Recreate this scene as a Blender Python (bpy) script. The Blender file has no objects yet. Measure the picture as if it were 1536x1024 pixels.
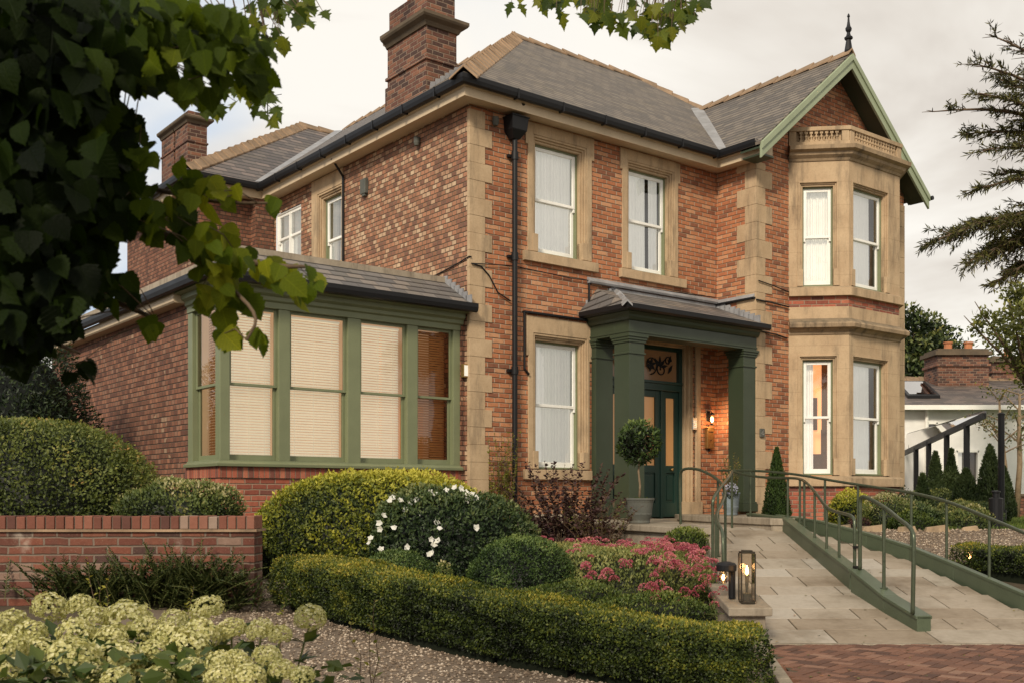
import bpy, math, random
import numpy as np
from mathutils import Vector
random.seed(7)
rng = np.random.default_rng(7)
SC = bpy.context.scene
COL = SC.collection
PI = math.pi
R = math.radians

# ------------------------------------------------------------------ node helper
class NB:
    def __init__(s, name):
        s.m = bpy.data.materials.new(name); s.m.use_nodes = True
        s.nt = s.m.node_tree; s.nt.nodes.clear()
        s.out = s.nt.nodes.new('ShaderNodeOutputMaterial')
    def n(s, t, **kw):
        x = s.nt.nodes.new(t)
        for k, v in kw.items(): setattr(x, k, v)
        return x
    def set(s, inp, v):
        if isinstance(v, bpy.types.NodeSocket): s.nt.links.new(v, inp)
        elif v is not None:
            if hasattr(inp, 'default_value'):
                if isinstance(v, (tuple, list)) and len(v) == 3 and inp.type == 'RGBA': v = (*v, 1)
                inp.default_value = v
    def math(s, op, a, b=None, c=None, clamp=False):
        x = s.n('ShaderNodeMath', operation=op, use_clamp=clamp)
        s.set(x.inputs[0], a); s.set(x.inputs[1], b)
        if c is not None: s.set(x.inputs[2], c)
        return x.outputs[0]
    def ramp(s, f, stops, interp='LINEAR'):
        x = s.n('ShaderNodeValToRGB'); x.color_ramp.interpolation = interp
        e = x.color_ramp.elements
        while len(e) < len(stops): e.new(0.5)
        for i, (p, c) in enumerate(stops):
            e[i].position = p; e[i].color = (*c, 1) if len(c) == 3 else c
        s.set(x.inputs[0], f); return x.outputs[0]
    def mix(s, f, a, b, mode='MIX'):
        x = s.n('ShaderNodeMix', data_type='RGBA', blend_type=mode)
        s.set(x.inputs[0], f); s.set(x.inputs[6], a); s.set(x.inputs[7], b); return x.outputs[2]
    def noise(s, scale, detail=4, rough=.55, vec=None, dist=0, col=False):
        x = s.n('ShaderNodeTexNoise'); s.set(x.inputs['Scale'], scale); s.set(x.inputs['Detail'], detail)
        s.set(x.inputs['Roughness'], rough); s.set(x.inputs['Distortion'], dist)
        if vec is not None: s.set(x.inputs['Vector'], vec)
        return x.outputs['Color' if col else 'Fac']
    def smooth(s, v, a, b):
        x = s.n('ShaderNodeMapRange', interpolation_type='SMOOTHSTEP')
        s.set(x.inputs[0], v); x.inputs[1].default_value = a; x.inputs[2].default_value = b
        return x.outputs[0]
    def bump(s, h, st=.5, dist=.01, normal=None):
        x = s.n('ShaderNodeBump'); x.inputs['Strength'].default_value = st; x.inputs['Distance'].default_value = dist
        s.set(x.inputs['Height'], h)
        if normal is not None: s.set(x.inputs['Normal'], normal)
        return x.outputs[0]
    def bsdf(s, col, rough=.6, metal=0, normal=None, spec=.4, **kw):
        x = s.n('ShaderNodeBsdfPrincipled'); s.set(x.inputs['Base Color'], col); s.set(x.inputs['Roughness'], rough)
        s.set(x.inputs['Metallic'], metal); s.set(x.inputs['Specular IOR Level'], spec)
        if normal is not None: s.set(x.inputs['Normal'], normal)
        for k, v in kw.items(): s.set(x.inputs[k], v)
        return x.outputs[0]
    def obj(s): return s.n('ShaderNodeTexCoord').outputs['Object']
    def geo(s): return s.n('ShaderNodeNewGeometry').outputs['Position']
    def uv(s): return s.n('ShaderNodeTexCoord').outputs['UV']
    def done(s, sh):
        s.set(s.out.inputs[0], sh); return s.m

def hexlin(c):
    def l(v):
        v /= 255.; return v/12.92 if v <= .04045 else ((v+.055)/1.055)**2.4
    return tuple(l(v) for v in c)

# ------------------------------------------------------------------ materials
def brick_mat(name, cols, mortar, bw=.215, bh=.075, stain=.5, bump=.6, jitter=.006, mw=.0045, pale=0., dirtcol=(.07, .05, .04), shade=.6, cluster=0, vpale=None):
    b = NB(name)
    uv = b.uv()
    pos = b.geo()
    nz = b.noise(7, 2, .5, uv, col=True)
    off = b.n('ShaderNodeVectorMath', operation='MULTIPLY_ADD')
    b.set(off.inputs[0], nz); off.inputs[1].default_value = (jitter*2, jitter*2, 0); off.inputs[2].default_value = (-jitter, -jitter, 0)
    ad = b.n('ShaderNodeVectorMath', operation='ADD'); b.set(ad.inputs[0], uv); b.set(ad.inputs[1], off.outputs[0])
    sp = b.n('ShaderNodeSeparateXYZ'); b.set(sp.inputs[0], ad.outputs[0])
    rv = b.math('DIVIDE', sp.outputs[1], bh); row = b.math('FLOOR', rv); fv = b.math('FRACT', rv)
    wn1 = b.n('ShaderNodeTexWhiteNoise', noise_dimensions='1D'); b.set(wn1.inputs['W'], row)
    half = b.math('MULTIPLY', b.math('MODULO', b.math('ABSOLUTE', row), 2), .5)
    sh = b.math('ADD', half, b.math('MULTIPLY', wn1.outputs[0], .16))
    cu = b.math('ADD', b.math('DIVIDE', sp.outputs[0], bw), sh); colu = b.math('FLOOR', cu); fu = b.math('FRACT', cu)
    cv = b.n('ShaderNodeCombineXYZ'); b.set(cv.inputs[0], colu); b.set(cv.inputs[1], row)
    wn = b.n('ShaderNodeTexWhiteNoise', noise_dimensions='2D'); b.set(wn.inputs['Vector'], cv.outputs[0])
    du = b.math('MULTIPLY', b.math('MINIMUM', fu, b.math('SUBTRACT', 1, fu)), bw)
    dv = b.math('MULTIPLY', b.math('MINIMUM', fv, b.math('SUBTRACT', 1, fv)), bh)
    d = b.math('MINIMUM', du, dv)
    fine = b.noise(60, 3, .6, uv)
    d2 = b.math('ADD', d, b.math('MULTIPLY', b.math('SUBTRACT', fine, .5), .006))
    mask = b.smooth(d2, mw*.6, mw*1.7)
    n = len(cols)
    stops = [(i/n, c) for i, c in enumerate(cols)]
    bc = b.ramp(wn.outputs[0], stops, 'CONSTANT')
    big = b.noise(.9, 5, .65, pos)
    med = b.noise(14, 4, .7, uv)
    bc = b.mix(b.math('MULTIPLY', b.smooth(med, .35, .75), .45), bc, b.mix(1, bc, (.55, .5, .48), 'MULTIPLY'))
    if cluster:
        cn = b.noise(1.1, 3, .6, pos); wn3 = b.n('ShaderNodeTexWhiteNoise', noise_dimensions='3D'); cv3 = b.n('ShaderNodeCombineXYZ'); b.set(cv3.inputs[0], row); b.set(cv3.inputs[1], colu); cv3.inputs[2].default_value = 7.7; b.set(wn3.inputs['Vector'], cv3.outputs[0])
        pk = b.math('MULTIPLY', b.math('GREATER_THAN', b.math('ADD', wn3.outputs[0], b.math('MULTIPLY', b.math('SUBTRACT', cn, .5), 2.2)), 1.13), cluster)
        bc = b.mix(pk, bc, (.58, .42, .27))
    lowsat = b.mix(b.smooth(fine, .55, .8), bc, (.42, .30, .21))
    bc = b.mix(.35, bc, lowsat)
    if vpale: mortar = b.mix(b.math('LESS_THAN', du, dv), mortar, vpale)
    c = b.mix(mask, mortar, bc)
    bed = b.math('SUBTRACT', 1, b.smooth(b.math('ADD', b.math('MULTIPLY', fv, bh), b.math('MULTIPLY', b.math('SUBTRACT', fine, .5), .006)), .006, .014))
    c = b.mix(b.math('MULTIPLY', bed, shade), c, b.mix(1, c, (.30, .24, .20), 'MULTIPLY'))  # shadow line painted along the foot of every brick course
    c = b.mix(b.math('MULTIPLY', b.smooth(big, .45, .75), stain), c, b.mix(1, c, (.42, .37, .35), 'MULTIPLY'))
    streak = b.n('ShaderNodeMapping'); b.set(streak.inputs[0], uv); streak.inputs['Scale'].default_value = (2.2, .35, 1)
    sn = b.noise(1.6, 4, .65, streak.outputs[0])
    c = b.mix(b.math('MULTIPLY', b.smooth(sn, .55, .8), stain*.7), c, dirtcol)
    if pale:
        pn = b.noise(2.3, 5, .7, pos)
        c = b.mix(b.math('MULTIPLY', b.smooth(pn, .58, .78), pale), c, (.5, .42, .34))
    h = b.math('ADD', b.math('MULTIPLY', mask, 1), b.math('ADD', b.math('MULTIPLY', med, .5), b.math('MULTIPLY', wn.outputs[0], .35)))
    return b.done(b.bsdf(c, .85, normal=b.bump(h, bump, .008), spec=.25))

def stone_mat(name, c1, c2, dirt=.5, scale=3., joint=0., rough=.85):
    b = NB(name); pos = b.geo()
    n1 = b.noise(scale, 6, .6, pos); n2 = b.noise(40, 4, .6, pos)
    c = b.ramp(n1, [(.3, c1), (.7, c2)])
    c = b.mix(b.math('MULTIPLY', b.smooth(n2, .4, .75), .3), c, b.mix(1, c, (.6, .57, .52), 'MULTIPLY'))
    mp = b.n('ShaderNodeMapping'); b.set(mp.inputs[0], pos); mp.inputs['Scale'].default_value = (3, 3, .6)
    st = b.noise(1.5, 6, .7, mp.outputs[0])
    c = b.mix(b.math('MULTIPLY', b.smooth(st, .46, .72), dirt), c, (.10, .08, .058))
    # grime gathers on surfaces that face up
    nm = b.n('ShaderNodeNewGeometry').outputs['Normal']; sp = b.n('ShaderNodeSeparateXYZ'); b.set(sp.inputs[0], nm)
    up = b.math('MULTIPLY', b.smooth(sp.outputs[2], .4, .9), b.math('ADD', .25, b.math('MULTIPLY', n1, .6)))
    c = b.mix(b.math('MULTIPLY', up, dirt), c, (.11, .10, .07))
    if joint:
        uvs = b.n('ShaderNodeSeparateXYZ'); b.set(uvs.inputs[0], b.uv())
        f = b.math('FRACT', b.math('DIVIDE', uvs.outputs[1], joint))
        dd = b.math('MULTIPLY', b.math('MINIMUM', f, b.math('SUBTRACT', 1, f)), joint)
        jm = b.smooth(dd, .001, .005)
        c = b.mix(b.math('ADD', b.math('MULTIPLY', jm, .45), .55), b.mix(1, c, (.4, .36, .3), 'MULTIPLY'), c)
    h = b.math('ADD', b.math('MULTIPLY', n2, .6), n1)
    return b.done(b.bsdf(c, rough, normal=b.bump(h, .35, .006), spec=.2))

def slate_mat(name, cols, rw=.17, rh=.14, moss=.3):
    b = NB(name); uv = b.uv(); pos = b.geo()
    nz = b.noise(5, 2, .5, uv, col=True)
    off = b.n('ShaderNodeVectorMath', operation='MULTIPLY_ADD')
    b.set(off.inputs[0], nz); off.inputs[1].default_value = (.02, .012, 0); off.inputs[2].default_value = (-.01, -.006, 0)
    ad = b.n('ShaderNodeVectorMath', operation='ADD'); b.set(ad.inputs[0], uv); b.set(ad.inputs[1], off.outputs[0])
    sp = b.n('ShaderNodeSeparateXYZ'); b.set(sp.inputs[0], ad.outputs[0])
    rv = b.math('DIVIDE', sp.outputs[1], rh); row = b.math('FLOOR', rv); fv = b.math('FRACT', rv)
    half = b.math('MULTIPLY', b.math('MODULO', b.math('ABSOLUTE', row), 2), .5)
    cu = b.math('ADD', b.math('DIVIDE', sp.outputs[0], rw), half); colu = b.math('FLOOR', cu); fu = b.math('FRACT', cu)
    cv = b.n('ShaderNodeCombineXYZ'); b.set(cv.inputs[0], colu); b.set(cv.inputs[1], row)
    wn = b.n('ShaderNodeTexWhiteNoise', noise_dimensions='2D'); b.set(wn.inputs['Vector'], cv.outputs[0])
    c = b.ramp(wn.outputs[0], [(i/len(cols), k) for i, k in enumerate(cols)], 'CONSTANT')
    big = b.noise(1.2, 6, .65, pos); fine = b.noise(30, 4, .6, pos)
    c = b.mix(b.math('MULTIPLY', b.smooth(fine, .4, .8), .4), c, b.mix(1, c, (.6, .58, .55), 'MULTIPLY'))
    c = b.mix(b.math('MULTIPLY', b.smooth(big, .5, .75), moss), c, (.19, .15, .08))
    du = b.math('MULTIPLY', b.math('MINIMUM', fu, b.math('SUBTRACT', 1, fu)), rw)
    gap = b.smooth(du, .001, .006)
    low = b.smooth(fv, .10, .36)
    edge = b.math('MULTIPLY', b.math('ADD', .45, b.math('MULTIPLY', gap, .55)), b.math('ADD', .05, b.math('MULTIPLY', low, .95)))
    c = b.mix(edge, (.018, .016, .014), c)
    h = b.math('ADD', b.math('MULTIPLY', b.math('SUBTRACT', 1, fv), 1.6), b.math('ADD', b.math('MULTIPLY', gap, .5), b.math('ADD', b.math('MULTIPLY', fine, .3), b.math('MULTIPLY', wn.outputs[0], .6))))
    return b.done(b.bsdf(c, .62, normal=b.bump(h, .8, .012), spec=.35))

def paint_mat(name, col, rough=.45, var=.25, spec=.4, bump=.08):
    b = NB(name); pos = b.geo()
    n1 = b.noise(2.5, 5, .6, pos); n2 = b.noise(55, 3, .6, pos)
    dk = tuple(x*.55 for x in col); lt = tuple(min(1, x*1.2) for x in col)
    c = b.ramp(n1, [(.3, lt), (.75, col)])
    c = b.mix(b.math('MULTIPLY', b.smooth(n2, .5, .8), var), c, dk)
    return b.done(b.bsdf(c, b.math('ADD', rough-.08, b.math('MULTIPLY', n1, .2)), normal=b.bump(n2, bump, .004), spec=spec))

def metal_mat(name, col, rough=.35, metal=.7):
    b = NB(name); n = b.noise(20, 4, .6, b.geo())
    c = b.mix(b.smooth(n, .4, .8), col, tuple(x*.6 for x in col))
    return b.done(b.bsdf(c, b.math('ADD', rough, b.math('MULTIPLY', n, .2)), metal))

def glass_mat(name, tint=(1, 1, 1), refl=1.0, wav=.03):
    b = NB(name)
    fr = b.n('ShaderNodeFresnel'); fr.inputs[0].default_value = 1.5
    nrm = b.bump(b.noise(2.2, 2, .5, b.geo()), wav, .05)
    b.set(fr.inputs['Normal'], nrm)
    f = b.math('ADD', b.math('MULTIPLY', fr.outputs[0], 1.9*refl), .05*refl, clamp=True)
    tr = b.n('ShaderNodeBsdfTransparent'); b.set(tr.inputs[0], tint)
    gl = b.n('ShaderNodeBsdfGlossy'); gl.inputs['Roughness'].default_value = .02; b.set(gl.inputs['Normal'], nrm)
    mx = b.n('ShaderNodeMixShader'); b.set(mx.inputs[0], f); b.set(mx.inputs[1], tr.outputs[0]); b.set(mx.inputs[2], gl.outputs[0])
    return b.done(mx.outputs[0])

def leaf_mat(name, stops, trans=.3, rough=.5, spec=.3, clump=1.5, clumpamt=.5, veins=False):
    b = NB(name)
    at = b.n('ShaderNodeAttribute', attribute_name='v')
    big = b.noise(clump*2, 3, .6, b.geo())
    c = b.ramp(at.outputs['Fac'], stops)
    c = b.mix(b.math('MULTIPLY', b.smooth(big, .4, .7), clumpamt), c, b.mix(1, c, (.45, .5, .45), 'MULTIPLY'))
    nv = None
    if veins:
        s_ = b.n('ShaderNodeSeparateXYZ'); b.set(s_.inputs[0], b.uv()); ax_ = b.math('ABSOLUTE', s_.outputs[0])
        mid = b.math('SUBTRACT', 1, b.smooth(ax_, .008, .028))
        fr = b.math('FRACT', b.math('MULTIPLY', b.math('SUBTRACT', s_.outputs[1], b.math('MULTIPLY', ax_, .75)), 6.5))
        sv = b.math('SUBTRACT', 1, b.smooth(b.math('MINIMUM', fr, b.math('SUBTRACT', 1, fr)), .03, .10))
        vn = b.math('MAXIMUM', mid, b.math('MULTIPLY', sv, .6))
        mot = b.noise(9, 4, .6, b.uv()); c = b.mix(b.math('MULTIPLY', b.smooth(mot, .45, .75), .35), c, b.mix(1, c, (.55, .6, .4), 'MULTIPLY'))
        c = b.mix(b.math('MULTIPLY', vn, .4), c, b.mix(1, c, (2.2, 2.0, 1.6), 'MULTIPLY')); nv = b.bump(b.math('SUBTRACT', mot, vn), .5, .004)
    p = b.bsdf(c, rough, spec=spec, normal=nv)
    t = b.n('ShaderNodeBsdfTranslucent'); b.set(t.inputs[0], b.mix(.5, c, b.mix(1, c, (1.6, 1.5, .6), 'MULTIPLY')))
    mx = b.n('ShaderNodeMixShader'); mx.inputs[0].default_value = trans; b.set(mx.inputs[1], p); b.set(mx.inputs[2], t.outputs[0])
    return b.done(mx.outputs[0])

def attr_mat(name, stops, rough=.8, bump=.4, nscale=25, interp='LINEAR', spec=.25, dirt=.4, big=1.3):
    b = NB(name); at = b.n('ShaderNodeAttribute', attribute_name='v'); pos = b.geo()
    c = b.ramp(at.outputs['Fac'], stops, interp)
    n = b.noise(nscale, 5, .65, pos); g = b.noise(big, 5, .65, pos)
    c = b.mix(b.math('MULTIPLY', b.smooth(n, .4, .8), .4), c, b.mix(1, c, (.6, .57, .52), 'MULTIPLY'))
    c = b.mix(b.math('MULTIPLY', b.smooth(g, .45, .75), dirt), c, b.mix(1, c, (.5, .46, .4), 'MULTIPLY'))
    return b.done(b.bsdf(c, rough, normal=b.bump(n, bump, .004), spec=spec))

def plain(name, col, rough=.7, emit=0, spec=.3):
    b = NB(name); n = b.noise(6, 4, .6, b.geo())
    c = b.mix(b.math('MULTIPLY', n, .35), col, tuple(x*.6 for x in col))
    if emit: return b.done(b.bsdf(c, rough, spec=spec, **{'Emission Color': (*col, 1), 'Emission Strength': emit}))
    return b.done(b.bsdf(c, rough, spec=spec))

M = {}
M['brick'] = brick_mat('front_brick', [(.48,.19,.09),(.42,.16,.076),(.54,.235,.115),(.36,.135,.066),(.49,.205,.098),(.57,.29,.155),(.45,.17,.082),(.27,.11,.062)], (.27,.19,.125), stain=.35, mw=.0065, jitter=.010, shade=.8, vpale=(.46,.35,.25), bump=.8)
M['brick_side'] = brick_mat('side_brick', [(.40,.19,.11),(.30,.145,.085),(.50,.32,.20),(.25,.12,.078),(.36,.175,.105),(.46,.27,.165),(.32,.155,.09),(.42,.20,.115),(.21,.105,.07),(.53,.36,.23)], (.17,.12,.08), bw=.118, stain=.5, mw=.0065, jitter=.009, shade=.9, cluster=.8, bump=.8)
M['brick_dark'] = brick_mat('dark_brick', [(.24,.105,.065),(.18,.08,.05),(.30,.135,.08),(.14,.062,.042),(.21,.09,.055),(.27,.14,.09)], (.10,.07,.05), bw=.118, stain=.6, mw=.0065, shade=.8, cluster=.4, bump=.8)
M['brick_chim'] = brick_mat('chimney_brick', [(.17,.078,.052),(.21,.092,.058),(.09,.048,.038),(.14,.065,.048),(.25,.115,.07),(.075,.045,.038)], (.26,.19,.14), stain=.85, mw=.0065, jitter=.009)
M['brick_wall'] = brick_mat('garden_wall_brick', [(.18,.066,.042),(.145,.052,.035),(.21,.08,.05),(.11,.042,.03),(.17,.064,.04),(.085,.045,.036),(.20,.07,.043),(.16,.06,.042),(.13,.05,.034),(.25,.16,.12)], (.19,.145,.11), stain=.65, jitter=.010, mw=.007, pale=.6)  # brick colours darkened to carry the shade of the trees
M['brick_base'] = brick_mat('base_brick', [(.42,.125,.075),(.36,.10,.06),(.46,.16,.095),(.28,.085,.055),(.20,.075,.055),(.40,.13,.08)], (.32,.24,.17), stain=.4, mw=.006, shade=.6, jitter=.009)
M['soldier'] = brick_mat('soldier_brick', [(.42,.125,.075),(.36,.10,.06),(.46,.16,.095),(.28,.085,.055),(.20,.075,.055)], (.20,.15,.11), bw=.075, bh=.24, stain=.35)
M['stone'] = stone_mat('sandstone', (.55,.405,.255), (.43,.305,.185), .55)
M['stone_joint'] = stone_mat('sandstone_coursed', (.55,.405,.255), (.44,.31,.19), .55, joint=.42)
M['stone_dark'] = stone_mat('weathered_sandstone', (.16,.12,.08), (.09,.07,.048), .8)
M['cornice'] = stone_mat('grimed_cornice_stone', (.44,.32,.20), (.28,.20,.125), .9)
M['stone_grey'] = stone_mat('step_stone', (.40,.34,.26), (.29,.24,.18), .6)
M['fascia'] = paint_mat('cream_fascia', (.50,.39,.26), .6)
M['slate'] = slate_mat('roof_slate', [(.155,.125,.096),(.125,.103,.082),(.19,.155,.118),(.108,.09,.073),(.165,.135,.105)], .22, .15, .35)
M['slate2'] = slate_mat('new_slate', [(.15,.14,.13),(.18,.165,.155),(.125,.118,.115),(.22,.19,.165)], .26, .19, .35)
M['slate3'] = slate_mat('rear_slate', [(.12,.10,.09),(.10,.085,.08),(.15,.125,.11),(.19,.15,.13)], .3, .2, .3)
M['ridge'] = stone_mat('ridge_tile_clay', (.40,.27,.17), (.24,.16,.10), .55)
M['lead'] = stone_mat('lead_flashing', (.36,.36,.37), (.24,.24,.25), .35, rough=.5)
M['black'] = paint_mat('black_gutter_paint', (.010,.010,.011), .45, .2, .25)
M['green'] = paint_mat('sage_green_paint', (.165,.182,.100), .42)
M['green_dk'] = paint_mat('dark_green_paint', (.036,.048,.027), .4)
M['green_door'] = paint_mat('door_green_paint', (.018,.045,.035), .35)
M['green_lt'] = paint_mat('pale_green_paint', (.27,.31,.20), .5)
M['rail'] = metal_mat('green_rail_metal', (.088,.105,.066), .25, .5)
M['plinth'] = paint_mat('ramp_green_paint', (.066,.084,.050), .42, .5)
M['white'] = paint_mat('white_window_paint', (.80,.79,.74), .4, .12)
M['white_wall'] = paint_mat('white_wall_paint', (.74,.73,.70), .7, .2, bump=.3)
M['glass'] = glass_mat('window_glass')
M['glass_cons'] = glass_mat('sunroom_glass', (1,.98,.94), .55)
M['curtain'] = plain('net_curtain', (.86,.84,.77), .9, emit=.27)  # cloth is no lamp; emission added to brighten it
M['blind'] = plain('cream_blind', (.93,.84,.66), .6, emit=.33)  # slats get a glow of their own to look brightly lit
M['blind_or'] = plain('amber_blind', (.62,.30,.11), .5)
M['room'] = plain('dark_interior', (.10,.075,.05), .9)
M['room_warm'] = plain('lit_interior', (.80,.42,.18), .9, emit=.28)  # lamp light put into the surface as emission, no lamp inside
M['room_lit'] = plain('self_lit_interior', (.85,.45,.20), .9, emit=.75)  # stronger emission stands in for a lamp in the bay room
M['room_sun'] = plain('sunroom_interior', (.80,.58,.36), .9, emit=.2)  # surfaces glow by themselves in place of indoor light
M['amber'] = plain('amber_door_glass', (.58,.29,.11), .18, emit=.22, spec=.6)  # light of the hall put into the pane as emission
M['fanlight'] = plain('brown_fanlight_glass', (.30,.155,.07), .15, emit=.06, spec=.6)  # weak emission paints some hall light into the glass
M['brass'] = metal_mat('aged_brass', (.45,.30,.12), .35, .9)
M['steel'] = metal_mat('brushed_steel', (.5,.48,.44), .35, .8)
M['bulb'] = plain('glowing_bulb', (1, .55, .2), .5, emit=14)
M['lampglass'] = glass_mat('lamp_glass', (1, .95, .88), .7)
M['pot_grey'] = stone_mat('grey_pot_clay', (.14,.14,.12), (.085,.09,.08), .5)
M['pot_blue'] = stone_mat('blue_pot_clay', (.22,.27,.30), (.15,.19,.22), .4)
M['terracotta'] = stone_mat('terracotta', (.55,.22,.10), (.40,.16,.08), .3)
M['bark'] = stone_mat('bark', (.16,.11,.07), (.08,.055,.035), .5, scale=12)
M['bark_lt'] = stone_mat('pale_bark', (.30,.22,.14), (.18,.13,.08), .4, scale=12)
M['soil'] = stone_mat('soil', (.10,.07,.045), (.05,.035,.022), .4, scale=6)
M['gravel_base'] = attr_mat('gravel_base', [(0,(.17,.13,.095)),(1,(.22,.17,.125))], nscale=60, bump=1.0)
M['gravel'] = attr_mat('gravel_stone', [(0,(.09,.065,.045)),(.35,(.22,.16,.11)),(.7,(.36,.28,.205)),(1,(.56,.47,.37))], spec=.3, nscale=60)
M['slab'] = attr_mat('york_stone_slab', [(0,(.27,.215,.155)),(.3,(.34,.285,.22)),(.55,(.38,.335,.27)),(.8,(.31,.25,.185)),(1,(.42,.38,.32))], .6, .4, 18, dirt=.8)
M['paver'] = attr_mat('clay_paver', [(0,(.09,.048,.035)),(.4,(.15,.075,.050)),(.75,(.20,.10,.065)),(1,(.25,.145,.10))], .75, .5, 30, dirt=.45)
M['paver2'] = attr_mat('coping_brick', [(0,(.10,.045,.035)),(.5,(.18,.068,.045)),(.9,(.25,.10,.065)),(1,(.30,.22,.17))], .85, .5, 25)  # darkened with the garden wall for the same tree shade
M['joint'] = plain('joint_sand', (.075,.065,.04), .95)
M['mortar'] = plain('pale_mortar', (.17,.13,.10), .95)
# foliage
M['box'] = leaf_mat('box_leaf', [(0,(.004,.006,.002)),(.25,(.022,.036,.008)),(.6,(.085,.115,.020)),(.85,(.24,.24,.03)),(1,(.42,.34,.06))])
M['boxball'] = leaf_mat('box_ball_leaf', [(0,(.004,.007,.003)),(.3,(.022,.045,.011)),(.7,(.08,.13,.030)),(1,(.20,.25,.07))])
M['privet'] = leaf_mat('golden_privet_leaf', [(0,(.005,.010,.003)),(.3,(.035,.055,.012)),(.6,(.16,.18,.020)),(.85,(.38,.36,.035)),(1,(.55,.50,.08))])
M['rose'] = leaf_mat('rose_leaf', [(0,(.005,.010,.005)),(.4,(.028,.052,.018)),(.8,(.10,.14,.045)),(1,(.24,.25,.10))])
M['ltshrub'] = leaf_mat('left_shrub_leaf', [(0,(.005,.008,.003)),(.3,(.045,.065,.014)),(.7,(.16,.19,.042)),(.92,(.30,.28,.07)),(1,(.38,.22,.07))])
M['mixed'] = leaf_mat('mixed_shrub_leaf', [(0,(.012,.018,.006)),(.35,(.06,.085,.025)),(.7,(.15,.19,.05)),(.9,(.30,.28,.10)),(1,(.50,.44,.24))])
M['purple'] = leaf_mat('purple_leaf', [(0,(.014,.008,.010)),(.4,(.06,.03,.032)),(.75,(.13,.065,.055)),(.9,(.16,.13,.04)),(1,(.18,.22,.04))])
M['yew'] = leaf_mat('yew_leaf', [(0,(.002,.005,.002)),(.5,(.014,.028,.009)),(.9,(.040,.060,.016)),(1,(.10,.12,.035))], trans=.12)
M['fern'] = leaf_mat('fern_leaf', [(0,(.008,.012,.003)),(.5,(.04,.065,.012)),(.9,(.11,.15,.025)),(1,(.20,.22,.05))])
M['conifer'] = leaf_mat('conifer_leaf', [(0,(.006,.011,.004)),(.5,(.035,.055,.018)),(1,(.10,.13,.045))], trans=.15)
M['bgtree'] = leaf_mat('distant_leaf', [(0,(.015,.025,.009)),(.4,(.07,.10,.030)),(.8,(.19,.21,.065)),(1,(.32,.29,.09))])
M['lime'] = leaf_mat('lime_leaf', [(0,(.004,.008,.001)),(.4,(.018,.034,.003)),(.75,(.085,.125,.008)),(1,(.21,.23,.014))], trans=.5, veins=True, rough=.55, clumpamt=.3, spec=.12)
M['climber'] = leaf_mat('climber_leaf', [(0,(.03,.04,.01)),(.5,(.13,.15,.035)),(.85,(.27,.23,.06)),(1,(.38,.18,.07))])
M['pinkbed'] = leaf_mat('sedum_leaf', [(0,(.015,.02,.006)),(.4,(.09,.12,.03)),(.8,(.22,.24,.07)),(1,(.36,.33,.12))])
M['petal_pink'] = leaf_mat('pink_petal', [(0,(.20,.035,.06)),(.4,(.42,.09,.13)),(.8,(.62,.24,.27)),(1,(.60,.22,.12))], trans=.3, clumpamt=.2)
M['petal_white'] = leaf_mat('white_petal', [(0,(.7,.68,.6)),(1,(.85,.84,.78))], trans=.3, clumpamt=0)
M['petal_blue'] = leaf_mat('blue_petal', [(0,(.35,.36,.5)),(1,(.6,.6,.7))], trans=.3, clumpamt=0)
M['hydr'] = leaf_mat('hydrangea_petal', [(0,(.30,.30,.08)),(.5,(.62,.59,.27)),(1,(.88,.83,.58))], trans=.35, clump=6, clumpamt=.25)
M['hydr_leaf'] = leaf_mat('hydrangea_leaf', [(0,(.01,.018,.005)),(.5,(.05,.08,.018)),(1,(.15,.18,.04))])
M['stem'] = plain('green_stem', (.12,.13,.04), .7)
M['grass'] = leaf_mat('grass_blade', [(0,(.04,.07,.012)),(.6,(.12,.17,.03)),(1,(.20,.24,.06))], clumpamt=.2)
M['lawn_base'] = plain('lawn_base', (.10,.14,.03), .95)
M['airy'] = leaf_mat('airy_leaf', [(0,(.09,.10,.03)),(.5,(.22,.24,.07)),(1,(.42,.40,.13))], trans=.5, clumpamt=.2)
M['fern_dk'] = leaf_mat('juniper_leaf', [(0,(.012,.018,.006)),(.5,(.055,.075,.020)),(.9,(.13,.155,.04)),(1,(.22,.22,.06))], trans=.2)
M['weed'] = leaf_mat('weed_leaf', [(0,(.07,.09,.015)),(.5,(.20,.22,.03)),(1,(.42,.36,.06))])
M['cedar'] = leaf_mat('cedar_needle', [(0,(.010,.014,.005)),(.5,(.06,.062,.016)),(.85,(.14,.13,.03)),(1,(.22,.18,.06))], trans=.2)

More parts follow.
